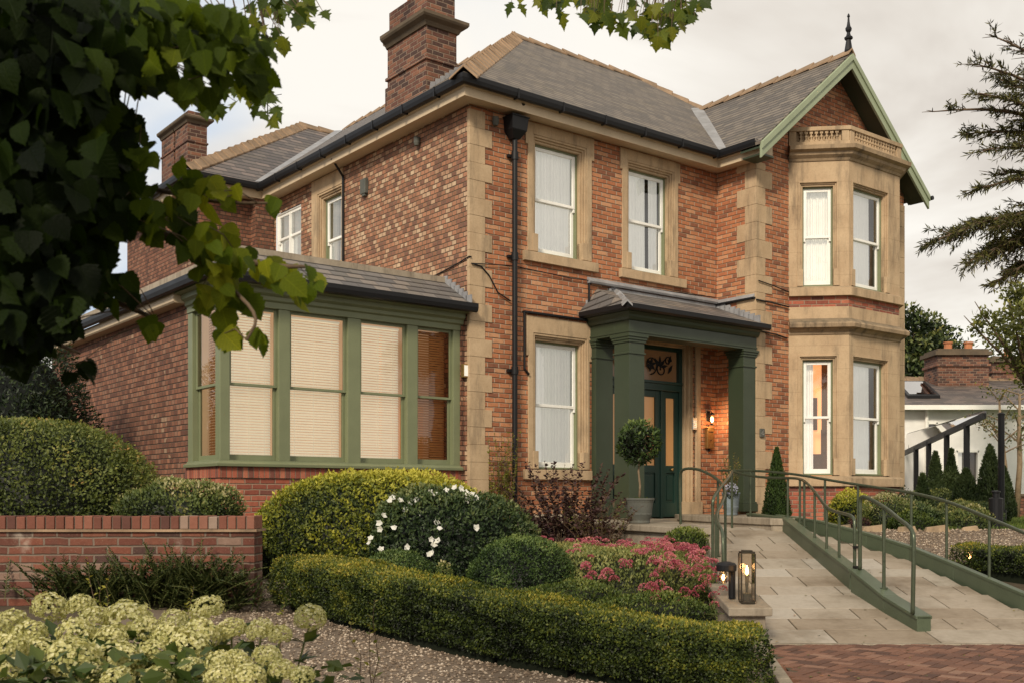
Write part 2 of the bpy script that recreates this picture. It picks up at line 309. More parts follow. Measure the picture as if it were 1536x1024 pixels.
# ------------------------------------------------------------------ mesh builder
class MB:
    def __init__(s, xf=None):
        s.v = []; s.f = []; s.mi = []; s.av = []; s.xf = xf; s.cur = 0; s.a = .5
    def P(s, p): return tuple(s.xf(*p)) if s.xf else tuple(p)
    def poly(s, pts):
        i = len(s.v); s.v += [s.P(p) for p in pts]; s.f.append(tuple(range(i, i+len(pts)))); s.mi.append(s.cur); s.av.append(s.a)
    def box(s, x0, x1, y0, y1, z0, z1):
        c = [(x0,y0,z0),(x1,y0,z0),(x1,y1,z0),(x0,y1,z0),(x0,y0,z1),(x1,y0,z1),(x1,y1,z1),(x0,y1,z1)]
        s.hexa(c)
    def hexa(s, c):
        i = len(s.v); s.v += [s.P(p) for p in c]
        for q in ((3,2,1,0),(4,5,6,7),(0,1,5,4),(1,2,6,5),(2,3,7,6),(3,0,4,7)):
            s.f.append(tuple(i+k for k in q)); s.mi.append(s.cur); s.av.append(s.a)
    def prism(s, pts, z0, z1):
        n = len(pts); i = len(s.v)
        s.v += [s.P((p[0], p[1], z0)) for p in pts] + [s.P((p[0], p[1], z1)) for p in pts]
        s.f.append(tuple(i+k for k in range(n))[::-1]); s.f.append(tuple(i+n+k for k in range(n)))
        for k in range(n): s.f.append((i+k, i+(k+1) % n, i+n+(k+1) % n, i+n+k))
        s.mi += [s.cur]*(n+2); s.av += [s.a]*(n+2)
    def extr(s, pts3, off):        # polygon in 3d thickened by vector off
        n = len(pts3); i = len(s.v)
        s.v += [s.P(p) for p in pts3] + [s.P((p[0]+off[0], p[1]+off[1], p[2]+off[2])) for p in pts3]
        s.f.append(tuple(i+k for k in range(n))); s.f.append(tuple(i+n+k for k in range(n))[::-1])
        for k in range(n): s.f.append((i+k, i+n+k, i+n+(k+1) % n, i+(k+1) % n))
        s.mi += [s.cur]*(n+2); s.av += [s.a]*(n+2)
    def bar(s, p, q, w, h, up=(0, 0, 1)):
        p = Vector(p); q = Vector(q); d = (q-p).normalized(); u = Vector(up)
        sd = d.cross(u)
        if sd.length < 1e-4: sd = Vector((1, 0, 0))
        sd.normalize(); u = sd.cross(d)
        a = sd*w/2; b = u*h/2
        s.hexa([p-a-b, p+a-b, q+a-b, q-a-b, p-a+b, p+a+b, q+a+b, q-a+b])
    def tube(s, pts, r, n=8, cap=True):
        pts = [Vector(p) for p in pts]; rr = r if isinstance(r, (list, tuple)) else [r]*len(pts)
        base = len(s.v); ref = None
        for k, p in enumerate(pts):
            if k == 0: d = pts[1]-p
            elif k == len(pts)-1: d = p-pts[k-1]
            else: d = (pts[k+1]-p).normalized()+(p-pts[k-1]).normalized()
            d.normalize()
            if ref is None:
                ref = Vector((0, 0, 1)) if abs(d.z) < .9 else Vector((1, 0, 0))
            x = d.cross(ref); x.normalize(); y = x.cross(d); y.normalize(); ref = y
            for j in range(n):
                t = 2*PI*j/n; s.v.append(s.P(p+x*math.cos(t)*rr[k]+y*math.sin(t)*rr[k]))
        for k in range(len(pts)-1):
            for j in range(n):
                a = base+k*n+j; b2 = base+k*n+(j+1) % n
                s.f.append((a, b2, b2+n, a+n)); s.mi.append(s.cur); s.av.append(s.a)
        if cap:
            s.f.append(tuple(base+j for j in range(n))[::-1]); s.f.append(tuple(base+(len(pts)-1)*n+j for j in range(n)))
            s.mi += [s.cur]*2; s.av += [s.a]*2
    def lathe(s, prof, c=(0, 0, 0), n=20):
        base = len(s.v)
        for (r, z) in prof:
            for j in range(n):
                t = 2*PI*j/n; s.v.append(s.P((c[0]+r*math.cos(t), c[1]+r*math.sin(t), c[2]+z)))
        for k in range(len(prof)-1):
            for j in range(n):
                a = base+k*n+j; b2 = base+k*n+(j+1) % n
                s.f.append((a, b2, b2+n, a+n)); s.mi.append(s.cur); s.av.append(s.a)
        s.f.append(tuple(base+j for j in range(n))[::-1]); s.f.append(tuple(base+(len(prof)-1)*n+j for j in range(n)))
        s.mi += [s.cur]*2; s.av += [s.a]*2
    def sweep(s, path, prof, closed=False):   # path in plan; prof [(outward, z)], outward = right-hand side
        n = len(path); m = len(prof); base = len(s.v)
        for k, p in enumerate(path):
            p = Vector((p[0], p[1])); zz = path[k][2] if len(path[k]) > 2 else 0
            def nrm(a, b):
                d = Vector((b[0]-a[0], b[1]-a[1])).normalized(); return Vector((d.y, -d.x))
            if k == 0: o = nrm(path[0], path[1])
            elif k == n-1: o = nrm(path[-2], path[-1])
            else:
                a = nrm(path[k-1], path[k]); b2 = nrm(path[k], path[k+1]); o = a+b2; o = o/(max(.2, o.dot(a)))
            for (t, z) in prof: s.v.append(s.P((p.x+o.x*t, p.y+o.y*t, z+zz)))
        for k in range(n-1):
            for j in range(m):
                a = base+k*m+j; b2 = base+k*m+(j+1) % m
                s.f.append((a, a+m, b2+m, b2)); s.mi.append(s.cur); s.av.append(s.a)
        s.f.append(tuple(base+j for j in range(m))); s.f.append(tuple(base+(n-1)*m+j for j in range(m))[::-1])
        s.mi += [s.cur]*2; s.av += [s.a]*2
    def build(s, name, mat, parent=None, bevel=0, smooth=False, zoff=0, loc=None):
        me = bpy.data.meshes.new(name); me.from_pydata(s.v, [], s.f); me.update()
        mats = mat if isinstance(mat, (list, tuple)) else [mat]
        for m in mats: me.materials.append(m)
        nf = len(s.f)
        if len(mats) > 1: me.polygons.foreach_set('material_index', s.mi)
        at = me.attributes.new('v', 'FLOAT', 'FACE'); at.data.foreach_set('value', s.av)
        if smooth: me.polygons.foreach_set('use_smooth', [True]*nf)
        uvl = me.uv_layers.new(name='UVMap')
        Z = Vector((0, 0, 1)); uvs = [0.]*(2*len(me.loops)); vs = me.vertices
        for p in me.polygons:
            nn = p.normal
            if abs(nn.z) > .97: t = Vector((1, 0, 0)); w = Vector((0, 1, 0))
            else: t = Z.cross(nn).normalized(); w = nn.cross(t)
            if w.z < 0: w = -w
            for li in p.loop_indices:
                co = vs[me.loops[li].vertex_index].co
                uvs[2*li] = co.dot(t)+13.07; uvs[2*li+1] = (co.z if abs(nn.z) < .05 else co.dot(w))+5
        uvl.data.foreach_set('uv', uvs)
        o = bpy.data.objects.new(name, me); COL.objects.link(o)
        if parent: o.parent = parent
        if loc: o.location = loc
        if bevel:
            md = o.modifiers.new('bevel', 'BEVEL'); md.width = bevel; md.segments = 2; md.limit_method = 'ANGLE'; md.angle_limit = R(35)
        return o

def tag(o, label=None, cat=None, group=None, kind=None):
    if label: o['label'] = label
    if cat: o['category'] = cat
    if group: o['group'] = group
    if kind: o['kind'] = kind
    return o
def empty(name, loc, label, cat, group=None, rz=0):
    o = bpy.data.objects.new(name, None); COL.objects.link(o); o.location = loc; o.rotation_euler = (0, 0, rz)
    o.empty_display_size = .2
    return tag(o, label, cat, group)

# ------------------------------------------------------------------ terrain
def ss(x, a, b):
    t = np.clip((x-a)/(b-a), 0, 1); return t*t*(3-2*t)
def ramp_z(y): return np.clip(.15+.163*(y-9.8), .15, 1.05)
def hgt(x, y):
    x = np.asarray(x, float); y = np.asarray(y, float)
    g = np.clip(.58+.11*(y-9.3)-.06*(x+2.2), .12, .60)+.32*ss(y, 11.5, 15)
    p = ramp_z(y)
    r = ss(x, .2, 2.1)
    return g*(1-r)+p*r
def grid_sheet(name, xs, ys, dz, mat, kind='structure', label=None, mask=None):
    X, Y = np.meshgrid(xs, ys); Z = hgt(X, Y)+dz
    n, m = X.shape
    v = np.stack([X, Y, Z], -1).reshape(-1, 3)
    i = np.arange(n*m).reshape(n, m)
    f = np.stack([i[:-1, :-1], i[:-1, 1:], i[1:, 1:], i[1:, :-1]], -1).reshape(-1, 4)
    if mask is not None:
        cx = v[f].mean(1); f = f[mask(cx[:, 0], cx[:, 1])]
    me = bpy.data.meshes.new(name); me.from_pydata(v.tolist(), [], f.tolist()); me.update(); me.materials.append(mat)
    me.attributes.new('v', 'FLOAT', 'FACE')
    o = bpy.data.objects.new(name, me); COL.objects.link(o); o['kind'] = kind
    return o

# ------------------------------------------------------------------ foliage
def leafmesh(name, P, D, N, L, W, var, mat, parent=None, core=None, fold=.18, kind=None, extra=None):
    """leaf-sized rhombic faces folded on the midrib; core: (verts, faces) dark inside"""
    n = len(P); D = D/(np.linalg.norm(D, axis=1, keepdims=True)+1e-9)
    S = np.cross(D, N); S /= (np.linalg.norm(S, axis=1, keepdims=True)+1e-9); U = np.cross(S, D)
    L = np.broadcast_to(L, (n,))[:, None]; W = np.broadcast_to(W, (n,))[:, None]
    mid = P+D*L*.45-U*W*fold
    v = np.stack([P, mid+S*W*.5+U*W*fold*1.5, P+D*L, mid-S*W*.5+U*W*fold*1.5], 1).reshape(-1, 3)
    f = np.arange(4*n).reshape(n, 4)
    vv = v.tolist(); ff = f.tolist(); av = var.tolist(); mi = [0]*n
    if core is not None:
        b = len(vv); vv += core[0]; ff += [[b+k for k in q] for q in core[1]]; av += [0.]*len(core[1]); mi += [0]*len(core[1])
    if extra is not None:
        b = len(vv); vv += [tuple(p) for p in extra.v]; ff += [[b+k for k in q] for q in extra.f]; av += list(extra.av); mi += [1]*len(extra.f)
    me = bpy.data.meshes.new(name); me.from_pydata(vv, [], ff); me.update()
    for m_ in (mat if isinstance(mat, (list, tuple)) else [mat]): me.materials.append(m_)
    if extra is not None: me.polygons.foreach_set('material_index', mi)
    at = me.attributes.new('v', 'FLOAT', 'FACE'); at.data.foreach_set('value', av)
    o = bpy.data.objects.new(name, me); COL.objects.link(o)
    if parent: o.parent = parent
    if kind: o['kind'] = kind
    return o
def rdir(n):
    d = rng.normal(size=(n, 3)); return d/np.linalg.norm(d, axis=1, keepdims=True)
def lump(p, k, seed):
    r = np.random.default_rng(seed); o = np.zeros(len(p))
    for i in range(7):
        w = r.normal(size=3)*k*(1+.5*i*.6); o += np.sin(p@w+r.uniform(0, 6.3))/(1+.45*i)
    return o/2.6
def sphere_core(c, r, nu=16, nv=9, p=2.0, zmin=-.95):
    vs = []; fs = []
    for j in range(nv+1):
        th = PI*j/nv; z = math.cos(th)
        for i in range(nu):
            ph = 2*PI*i/nu; x = math.sin(th)*math.cos(ph); y = math.sin(th)*math.sin(ph)
            q = (abs(x)**p+abs(y)**p+abs(z)**p)**(-1/p)
            vs.append((c[0]+x*q*r[0], c[1]+y*q*r[1], c[2]+max(z*q, zmin)*r[2]))
    for j in range(nv):
        for i in range(nu):
            a = j*nu+i; b = j*nu+(i+1) % nu; fs.append([a, b, b+nu, a+nu])
    return vs, fs
def blob(c, r, n, L, seed=1, amp=.1, k=2.2, p=2.0, zmin=-1., toplight=.45, spread=.07, vbase=.25, vvar=.4, asp=.55, up=.25, front=True, wild=.35):
    """leaf cloud on a lumpy superellipsoid (c world/local centre)"""
    d = rdir(int(n*1.6)); d = d[d[:, 2] > zmin*.999][:n] if zmin > -1 else d[:n]
    q = (np.abs(d)**p).sum(1)**(-1/p)
    lm = lump(d*np.array(r)*1.0, k/np.mean(r)*1.0, seed)
    s = (q*(1+amp*lm))[:, None]
    dep = rng.exponential(spread, len(d))[:, None]
    P = np.array(c)+d*s*(1-np.minimum(dep, .5)+rng.normal(size=(len(d), 1))*.012)*np.array(r)
    nrm = d/np.array(r); nrm /= np.linalg.norm(nrm, axis=1, keepdims=True)
    D = nrm*.5+rdir(len(d))*.8+np.array([0, 0, up]); N = nrm+rdir(len(d))*wild
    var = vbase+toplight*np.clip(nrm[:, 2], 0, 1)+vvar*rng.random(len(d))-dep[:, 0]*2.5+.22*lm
    # twig clumps: small scale light and dark
    l2 = lump(P, 15, seed+5); var += .26*l2; P = P+nrm*l2[:, None]*L*.6
    l3 = lump(P, 38, seed+9)+.25*rng.normal(size=len(P)); P = P+(nrm*.6+np.array([0, 0, .5]))*(np.clip(l3-.62, 0, 1)*L*2.2*rng.random(len(P)))[:, None]
    return P, D, N, L*(.7+.6*rng.random(len(d))), L*asp*(.7+.6*rng.random(len(d))), np.clip(var, 0.02, 1)
def merge(*bs): return tuple(np.concatenate([b[i] for b in bs]) for i in range(6))
def mcore(*cs):
    vs = []; fs = []
    for v, f in cs:
        b = len(vs); vs += v; fs += [[b+k for k in q] for q in f]
    return vs, fs
def shrub(name, base, blobs, mat, label, cat, group=None, cores=None, stem=None):
    root = empty(name, base, label, cat, group)
    B = merge(*blobs) if len(blobs) > 1 else blobs[0]
    off = np.array(base)
    cr = None
    if cores: 
        cr = mcore(*cores); cr = ([(x-base[0], y-base[1], z-base[2]) for x, y, z in cr[0]], cr[1])
    leafmesh('foliage', B[0]-off, B[1], B[2], B[3], B[4], B[5], mat, root, cr)
    if stem:
        mb = MB()
        for s_ in stem: mb.tube([(p[0]-base[0], p[1]-base[1], p[2]-base[2]) for p in s_[0]], s_[1], 7)
        mb.build('stem', M['bark'], root)
    return root
F_, U0, V0, EZ = 1588., 768., 745., 1.5
def at(u, v, y): return Vector(((u-U0)/F_*y, y, EZ+(V0-v)/F_*y))

# ================================================================== THE HOUSE
HC = (-.641, 15.9); HA = math.atan2(.6177, .7864); HB = .45
house = empty('brick_house', (HC[0], HC[1], HB), 'large two-storey red brick house with sandstone dressings, slate roofs and a green sunroom', 'house', rz=HA)
def HW(a, b, z=0): return Vector((HC[0]+a*math.cos(HA)-b*math.sin(HA), HC[1]+a*math.sin(HA)+b*math.cos(HA), z))
def hp(name, mb, mat, parent=None, **k):
    if parent is None: return mb.build(name, mat, house, loc=(0, 0, -HB), **k)
    return mb.build(name, mat, parent, **k)
def plane(p0, d):
    L = math.hypot(*d); dx, dy = d[0]/L, d[1]/L
    return lambda s, t, z: (p0[0]+dx*s-dy*t, p0[1]+dy*s+dx*t, z)
XF = plane((0, 0), (1, 0))               # front wall
XS = plane((0, 8), (0, -1))              # side wall; s = 8-b
XWS = plane((5.57, 0), (0, -1))          # wing flank; s = -b
XWF = plane((5.57, -.9), (1, 0))         # wing front; s = a-5.57
def wall(mb, s0, s1, z0, z1, holes=(), t=0):
    ss_ = sorted({s0, s1, *[h[0] for h in holes], *[h[1] for h in holes]}); zz = sorted({z0, z1, *[h[2] for h in holes], *[h[3] for h in holes]})
    for i in range(len(ss_)-1):
        for j in range(len(zz)-1):
            a, b = ss_[i], ss_[i+1]; c, d = zz[j], zz[j+1]
            if any(h[0] <= a+1e-6 and b <= h[1]+1e-6 and h[2] <= c+1e-6 and d <= h[3]+1e-6 for h in holes): continue
            mb.poly([(a, t, c), (b, t, c), (b, t, d), (a, t, d)])
def rings(mb, s0, s1, z0, z1, steps, back=.22):
    """nested frame: steps [(width, t_front)] from the opening outwards, open at the foot"""
    d = 0
    for w, tf in steps:
        mb.box(s0-d-w, s0-d, tf, back, z0, z1+d+w); mb.box(s1+d, s1+d+w, tf, back, z0, z1+d+w); mb.box(s0-d, s1+d, tf, back, z1+d, z1+d+w)
        d += w
    return d
def window(xf, s0, s1, z0, z1, t=.13, frac=.5, lining='green', curt='full', label=None, wood='white', room='room', stone=None, rail=.055, rd=1.4, mg=.3):
    """sliding sash window: window > sash, pane, curtain, room"""
    w = MB(xf); lt = .028
    w.box(s0, s0+lt, t-.02, t+.12, z0, z1); w.box(s1-lt, s1, t-.02, t+.12, z0, z1); w.box(s0+lt, s1-lt, t-.02, t+.12, z1-lt, z1)
    w.box(s0, s1, t-.05, t+.12, z0, z0+.03)
    win = hp('window', w, M[lining], bevel=.004)
    if label: win['label'] = label
    a0, a1 = s0+lt, s1-lt; b0, b1 = z0+.03, z1-lt; zm = b0+(b1-b0)*frac
    for (c0, c1, tt, bot, top) in ((zm-.02, b1, t, .045, .055), (b0, zm+.022, t+.042, .085, .045)):
        m = MB(xf); r = rail
        m.box(a0, a0+r, tt, tt+.04, c0, c1); m.box(a1-r, a1, tt, tt+.04, c0, c1)
        m.box(a0+r, a1-r, tt+.002, tt+.038, c1-top, c1); m.box(a0+r, a1-r, tt+.002, tt+.038, c0, c0+bot)
        if tt == t: m.box(a0, a0+.035, tt+.003, tt+.037, c0-.06, c0); m.box(a1-.035, a1, tt+.003, tt+.037, c0-.06, c0)
        hp('sash', m, M[wood], win, bevel=.004)
        g = MB(xf); g.poly([(a0+r-.01, tt+.02, c0+bot-.01), (a1-r+.01, tt+.02, c0+bot-.01), (a1-r+.01, tt+.02, c1-top+.01), (a0+r-.01, tt+.02, c1-top+.01)])
        hp('pane', g, M['glass'], win)
    if curt:
        rngs = {'full': [(-.08, 1.08)], 'gapr': [(-.1, .80)], 'left': [(-.1, .40)], 'mid': [(0, .62), (.74, 1)]}[curt]
        for (f0, f1) in rngs:
            c = MB(xf); n = int(26*(f1-f0)*3); q0 = a0+(a1-a0)*f0; q1 = a0+(a1-a0)*f1; pr_ = None
            for i in range(n+1):
                s_ = q0+(q1-q0)*i/n; tt = t+.12+.013*math.sin(i*1.05)+.012*math.sin(i*.33+1)
                if pr_: c.poly([(pr_[0], pr_[1], b0), (s_, tt, b0), (s_, tt+.01, b1), (pr_[0], pr_[1]+.01, b1)])
                pr_ = (s_, tt)
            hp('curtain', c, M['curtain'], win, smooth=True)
    r_ = MB(xf); T0, T1 = t+.2, t+rd
    r_.poly([(s0-mg, T1, z0-.2), (s1+mg, T1, z0-.2), (s1+mg, T1, z1+.2), (s0-mg, T1, z1+.2)])
    r_.poly([(s0-mg, T0, z0-.2), (s1+mg, T0, z0-.2), (s1+mg, T1, z0-.2), (s0-mg, T1, z0-.2)])
    r_.poly([(s0-mg, T0, z1+.2), (s1+mg, T0, z1+.2), (s1+mg, T1, z1+.2), (s0-mg, T1, z1+.2)])
    r_.poly([(s0-mg, T0, z0-.2), (s0-mg, T1, z0-.2), (s0-mg, T1, z1+.2), (s0-mg, T0, z1+.2)])
    r_.poly([(s1+mg, T0, z0-.2), (s1+mg, T1, z0-.2), (s1+mg, T1, z1+.2), (s1+mg, T0, z1+.2)])
    for (x0, x1, y0, y1) in ((s0-mg, s0+.01, z0-.2, z1+.2), (s1-.01, s1+mg, z0-.2, z1+.2), (s0, s1, z0-.2, z0+.01), (s0, s1, z1-.01, z1+.2)):
        r_.poly([(x0, T0, y0), (x1, T0, y0), (x1, T0, y1), (x0, T0, y1)])
    hp('room_interior', r_, M[room], win)
    return win
def sill(mb, s0, s1, z0, z1, out=.07):
    mb.hexa([(s0, -out, z0), (s1, -out, z0), (s1, .15, z0), (s0, .15, z0), (s0, -out, z1-.02), (s1, -out, z1-.02), (s1, .15, z1), (s0, .15, z1)])

# --- walls
mb = MB(XF)
wall(mb, 0, 5.57, HB, 7.43, [(1.215, 2.365, 5.30, 7.205), (3.275, 4.435, 5.30, 7.205), (1.225, 2.375, 1.90, 4.085), (2.93, 4.93, 1.05, 4.30)])
mb.xf = XWS; wall(mb, 0, .9, HB, 7.43)
mb.xf = XWF; wall(mb, 0, 4.66, HB, 7.6, [(.92, 4.05, HB, 7.7)])
mb.xf = None; mb.poly([(5.57, -.9, 7.6), (10.23, -.9, 7.6), (7.8, -.9, 9.75)])
hp('front_wall', mb, M['brick'])
mb = MB(XS); wall(mb, 1.13, 8, HB, 7.43, [(3.195, 4.145, 5.40, 7.105), (1.45, 2.52, 5.75, 7.1)])
hp('side_wall', mb, M['brick_side'])
mb = MB(); XR = plane((-1.47, 6.87), (1, 0)); mb.xf = XR; wall(mb, 0, 1.47, 3, 7.43)
mb.xf = plane((-1.47, 11.0), (0, -1)); wall(mb, 0, 4.13, 3, 7.43)
mb.xf = None; mb.box(-.40, -.02, 6.62, 6.9, 4.5, 7.42)     # dark chimney breast in the corner
hp('rear_wall', mb, M['brick_dark'])
mb = MB(); mb.xf = None
mb.poly([(10.23, -.9, HB), (10.23, 11, HB), (10.23, 11, 7.5), (10.23, -.9, 7.5)]); mb.poly([(10.23, 11, HB), (-1.47, 11, HB), (-1.47, 11, 7.5), (10.23, 11, 7.5)])
hp('back_wall', mb, M['brick'])
# --- stone plinth and quoins
mb = MB()
mb.sweep([(0, 0), (2.44, 0)], [(-.03, HB), (.06, HB), (.06, 1.17), (.02, 1.23), (-.03, 1.23)])
hp('plinth', mb, M['stone_grey'], bevel=.006)
mb = MB(); m1 = MB(); mr = MB(); rq = random.Random(3)
z = 1.235; k = 0
while z < 7.3:
    h = min(.265, 7.4-z); w = (.29, .42)[k % 2]
    if z < 2.2: w = .36
    m1.box(-.006, w, -.010-.003*(k % 2), .05, z+.0015, z+h-.0015); z += h; k += 1
z = HB; k = 0; mb = MB()
while z < 7.3:
    h = min(.31, 7.4-z); w = (.24, .43)[k % 2]; ws = (.24, .42)[(k+1) % 2]
    mb.prism([(5.57-.013, -.9+ws), (5.57-.013, -.9-.014), (5.57+w, -.9-.014), (5.57+w, -.88), (5.59, -.88), (5.59, -.9+ws)], z+.002, z+h-.002)
    mr.box(10.23-w, 10.245, -.914, -.88, z+.002, z+h-.002); z += h; k += 1
hp('quoin_stones', m1, M['stone'], bevel=.003); hp('quoin_stones', mb, M['stone'], bevel=.003); hp('quoin_stones', mr, M['stone'], bevel=.003)
# --- window surrounds
def stone_window(xf, s0, s1, z0, z1, wl, wr, top, sl, sr, zs0, zs1, foot=.28, ear=None):
    m = MB(xf); st = [(.035, .05), (.03, .02), (.035, -.01)]
    rings(m, s0, s1, z0, z1, st)
    d = .10
    m.box(wl, s0-d, -.022, .2, z0, top); m.box(s1+d, wr, -.022, .2, z0, top); m.box(s0-d, s1+d, -.022, .2, z1+d, top)
    m.box(s0-d-.01, s0, -.03, .2, z0, z0+foot); m.box(s1, s1+d+.01, -.03, .2, z0, z0+foot)
    if ear: m.box(wl-.05, wl, -.026, .1, ear, top-.002); m.box(wr, wr+.05, -.026, .1, ear, top-.002)
    sill(m, sl, sr, zs0, zs1)
    return hp('window_surround', m, M['stone'], bevel=.005)
stone_window(XF, 1.32, 2.26, 5.36, 7.10, 1.12, 2.47, 7.38, 1.02, 2.58, 5.19, 5.36, ear=7.02)
stone_window(XF, 3.38, 4.33, 5.36, 7.10, 3.17, 4.53, 7.38, 3.10, 4.70, 5.19, 5.36, ear=7.02)
stone_window(XF, 1.33, 2.27, 1.95, 3.98, 1.13, 2.42, 4.34, 1.03, 2.44, 1.78, 1.95, ear=3.72)
window(XF, 1.32, 2.26, 5.36, 7.10, curt='full', label='upper sash window beside the drainpipe with full white curtain')
window(XF, 3.38, 4.33, 5.36, 7.10, curt='mid', label='upper sash window above the porch with parted curtain')
window(XF, 1.33, 2.27, 1.95, 3.98, curt='full', label='tall ground floor sash window beside the porch')
stone_window(XS, 3.30, 4.04, 5.45, 7.0, 2.98, 4.16, 7.38, 2.9, 4.2, 5.28, 5.45)
window(XS, 3.30, 4.04, 5.45, 7.0, curt='left')
wb = window(XS, 1.45, 2.52, 5.75, 7.1, t=.04, frac=.62, lining='white', curt='full')
mb = MB(XS); mb.box(1.97, 2.01, .02, .12, 5.8, 7.05); hp('mullion', mb, M['white'], wb)
# --- eaves: fascia, soffit, gutter
path = [(-.0, 6.87), (0, 0), (5.57, 0), (5.57, -1.22)]
mb = MB(); mb.sweep(path[:4], [(-.05, 7.40), (.0, 7.40), (.30, 7.37), (.30, 7.50), (.33, 7.51), (.33, 7.55), (-.05, 7.6)])
hp('fascia', mb, M['fascia'])
mb = MB(); mb.sweep([(-1.47, 10.9), (-1.47, 6.87), (-.02, 6.87)], [(-.05, 7.40), (0, 7.40), (.30, 7.37), (.30, 7.53), (-.05, 7.6)])
hp('rear_fascia', mb, M['fascia'])
gut = [(.33, 7.56), (.345, 7.515), (.385, 7.50), (.425, 7.515), (.44, 7.57), (.44, 7.63), (.425, 7.63), (.425, 7.585), (.35, 7.585), (.35, 7.63), (.33, 7.63)]
mb = MB(); mb.sweep(path, gut)
mb.sweep([(-1.47, 11.2), (-1.47, 6.87), (-.3, 6.87)], gut)
for a in np.arange(.6, 5.4, .9): mb.box(a-.015, a+.015, -.447, -.33, 7.492, 7.635)
for b in np.arange(.3, 6.6, .9): mb.box(-.447, -.33, b-.015, b+.015, 7.492, 7.635)
hp('gutter', mb, M['black'], smooth=False)
# --- roofs
def roof(name, polys, mat, th=.05):
    m = MB()
    for p in polys: m.extr(p, (0, 0, -th))
    return hp(name, m, mat)
E0 = 7.64
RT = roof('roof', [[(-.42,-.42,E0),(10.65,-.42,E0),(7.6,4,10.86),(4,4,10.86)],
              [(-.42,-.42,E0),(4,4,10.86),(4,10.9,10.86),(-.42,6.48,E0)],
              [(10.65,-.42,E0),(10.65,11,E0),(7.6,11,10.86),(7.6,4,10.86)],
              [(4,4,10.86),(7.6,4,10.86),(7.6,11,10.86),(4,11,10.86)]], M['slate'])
roof('rear_roof', [[(-1.89,6.48,E0),(-.42,6.48,E0),(3.49,10.39,10.48),(2.49,10.39,10.48)],
              [(-1.89,6.48,E0),(2.49,10.39,10.48),(2.49,11.3,10.48),(-1.89,11.3,E0)],
              [(2.49,10.39,10.48),(3.6,10.39,10.48),(3.6,11.3,10.48),(2.49,11.3,10.48)]], M['slate3'])
roof('gable_roof', [[(5.15,-1.32,7.56),(7.8,-1.32,9.75),(7.8,2.49,9.75),(5.15,-.46,7.56)],
              [(7.8,-1.32,9.75),(10.45,-1.32,7.56),(10.45,-.46,7.56),(7.8,2.49,9.75)]], M['slate'])
def ridge(mb, p, q, w=.16, h=.07, step=.42, jit=.01):
    p = Vector(p); q = Vector(q); L = (q-p).length; n = max(2, int(L/step)); d = (q-p)/n
    sd = d.cross(Vector((0, 0, 1))).normalized()
    for i in range(n):
        a = p+d*(i-.10); b = p+d*(i+1.0); lo = Vector((0, 0, .022+rq.uniform(-jit, jit)*.6))
        for (pt, hh) in (): pass
        dz = Vector((0, 0, -w*.62))
        A = [a+sd*w+dz+lo, a+Vector((0, 0, h))+lo, a-sd*w+dz+lo]; B = [b+sd*w+dz, b+Vector((0, 0, h*.7)), b-sd*w+dz]
        u = Vector((0, 0, -.035))
        mb.hexa([A[0]+u, A[1]+u, B[1]+u, B[0]+u, A[0], A[1], B[1], B[0]]); mb.hexa([A[1]+u, A[2]+u, B[2]+u, B[1]+u, A[1], A[2], B[2], B[1]])
for (p, q, w_, h_, st_) in (((-.38,-.38,E0+.06), (4,4,10.88), .21, .06, .30), ((4,4,10.88), (7.6,4,10.88), .12, .05, .4), ((10.6,-.38,E0+.05), (7.6,4,10.88), .12, .05, .4), ((7.8,-1.3,9.77), (7.8,2.5,9.77), .11, .05, .4),
        ((4,4,10.88), (4,10.9,10.88), .12, .05, .4), ((-1.85,6.5,E0+.06), (2.49,10.39,10.5), .18, .06, .34), ((2.49,10.39,10.5), (3.5,10.39,10.5), .15, .05, .4)):
    mb = MB(); ridge(mb, p, q, w=w_, h=h_, step=st_); hp('ridge_tiles', mb, M['ridge'], bevel=.006)
mb = MB()   # lead valleys
def strip(mb, p, q, w, n, th=.012):
    p = Vector(p); q = Vector(q); d = (q-p).normalized(); sd = d.cross(Vector(n)).normalized()*w/2; u = Vector(n).normalized()*th
    mb.hexa([p-sd-u, p+sd-u, q+sd-u, q-sd-u, p-sd+u, p+sd+u, q+sd+u, q-sd+u])
strip(mb, (5.17,-.44,7.63), (7.78,2.47,9.80), .24, (-.55,-.6,1.0))
hp('valley_flashing', mb, M['lead']); mb = MB()
strip(mb, (-.4,6.46,7.66), (3.5,10.36,10.55), .2, (-.6,-.6,1.0))
hp('valley_flashing', mb, M['lead'])
# bargeboards and gable soffit
mb = MB()
def board(mb, p, q, b0, b1, depth, top=0):
    p = Vector(p); q = Vector(q)
    mb.hexa([(p.x,b0,p.z-depth+top),(q.x,b0,q.z-depth+top),(q.x,b1,q.z-depth+top),(p.x,b1,p.z-depth+top),(p.x,b0,p.z+top),(q.x,b0,q.z+top),(q.x,b1,q.z+top),(p.x,b1,p.z+top)])
for (x0, z0) in ((5.17, 7.54), (10.43, 7.54)):
    board(mb, (x0,0,z0), (7.8,0,9.71), -1.345, -1.30, .27, .01); board(mb, (x0,0,z0), (7.8,0,9.71), -1.37, -1.343, .12, .012)
hp('bargeboard', mb, M['green_lt'], bevel=.004)
mb = MB()
for (x0, z0) in ((5.17, 7.50), (10.43, 7.50)):
    board(mb, (x0,0,z0), (7.8,0,9.66), -1.30, -.88, .03, -.02)
mb.box(5.24, 5.58, -1.28, -.88, 7.36, 7.39)
hp('gable_soffit', mb, M['green_dk'])
mb = MB(); mb.tube([(10.47,-1.40,7.50),(10.47,-.9,7.50)], .045, 8); hp('gable_gutter', mb, M['black'])
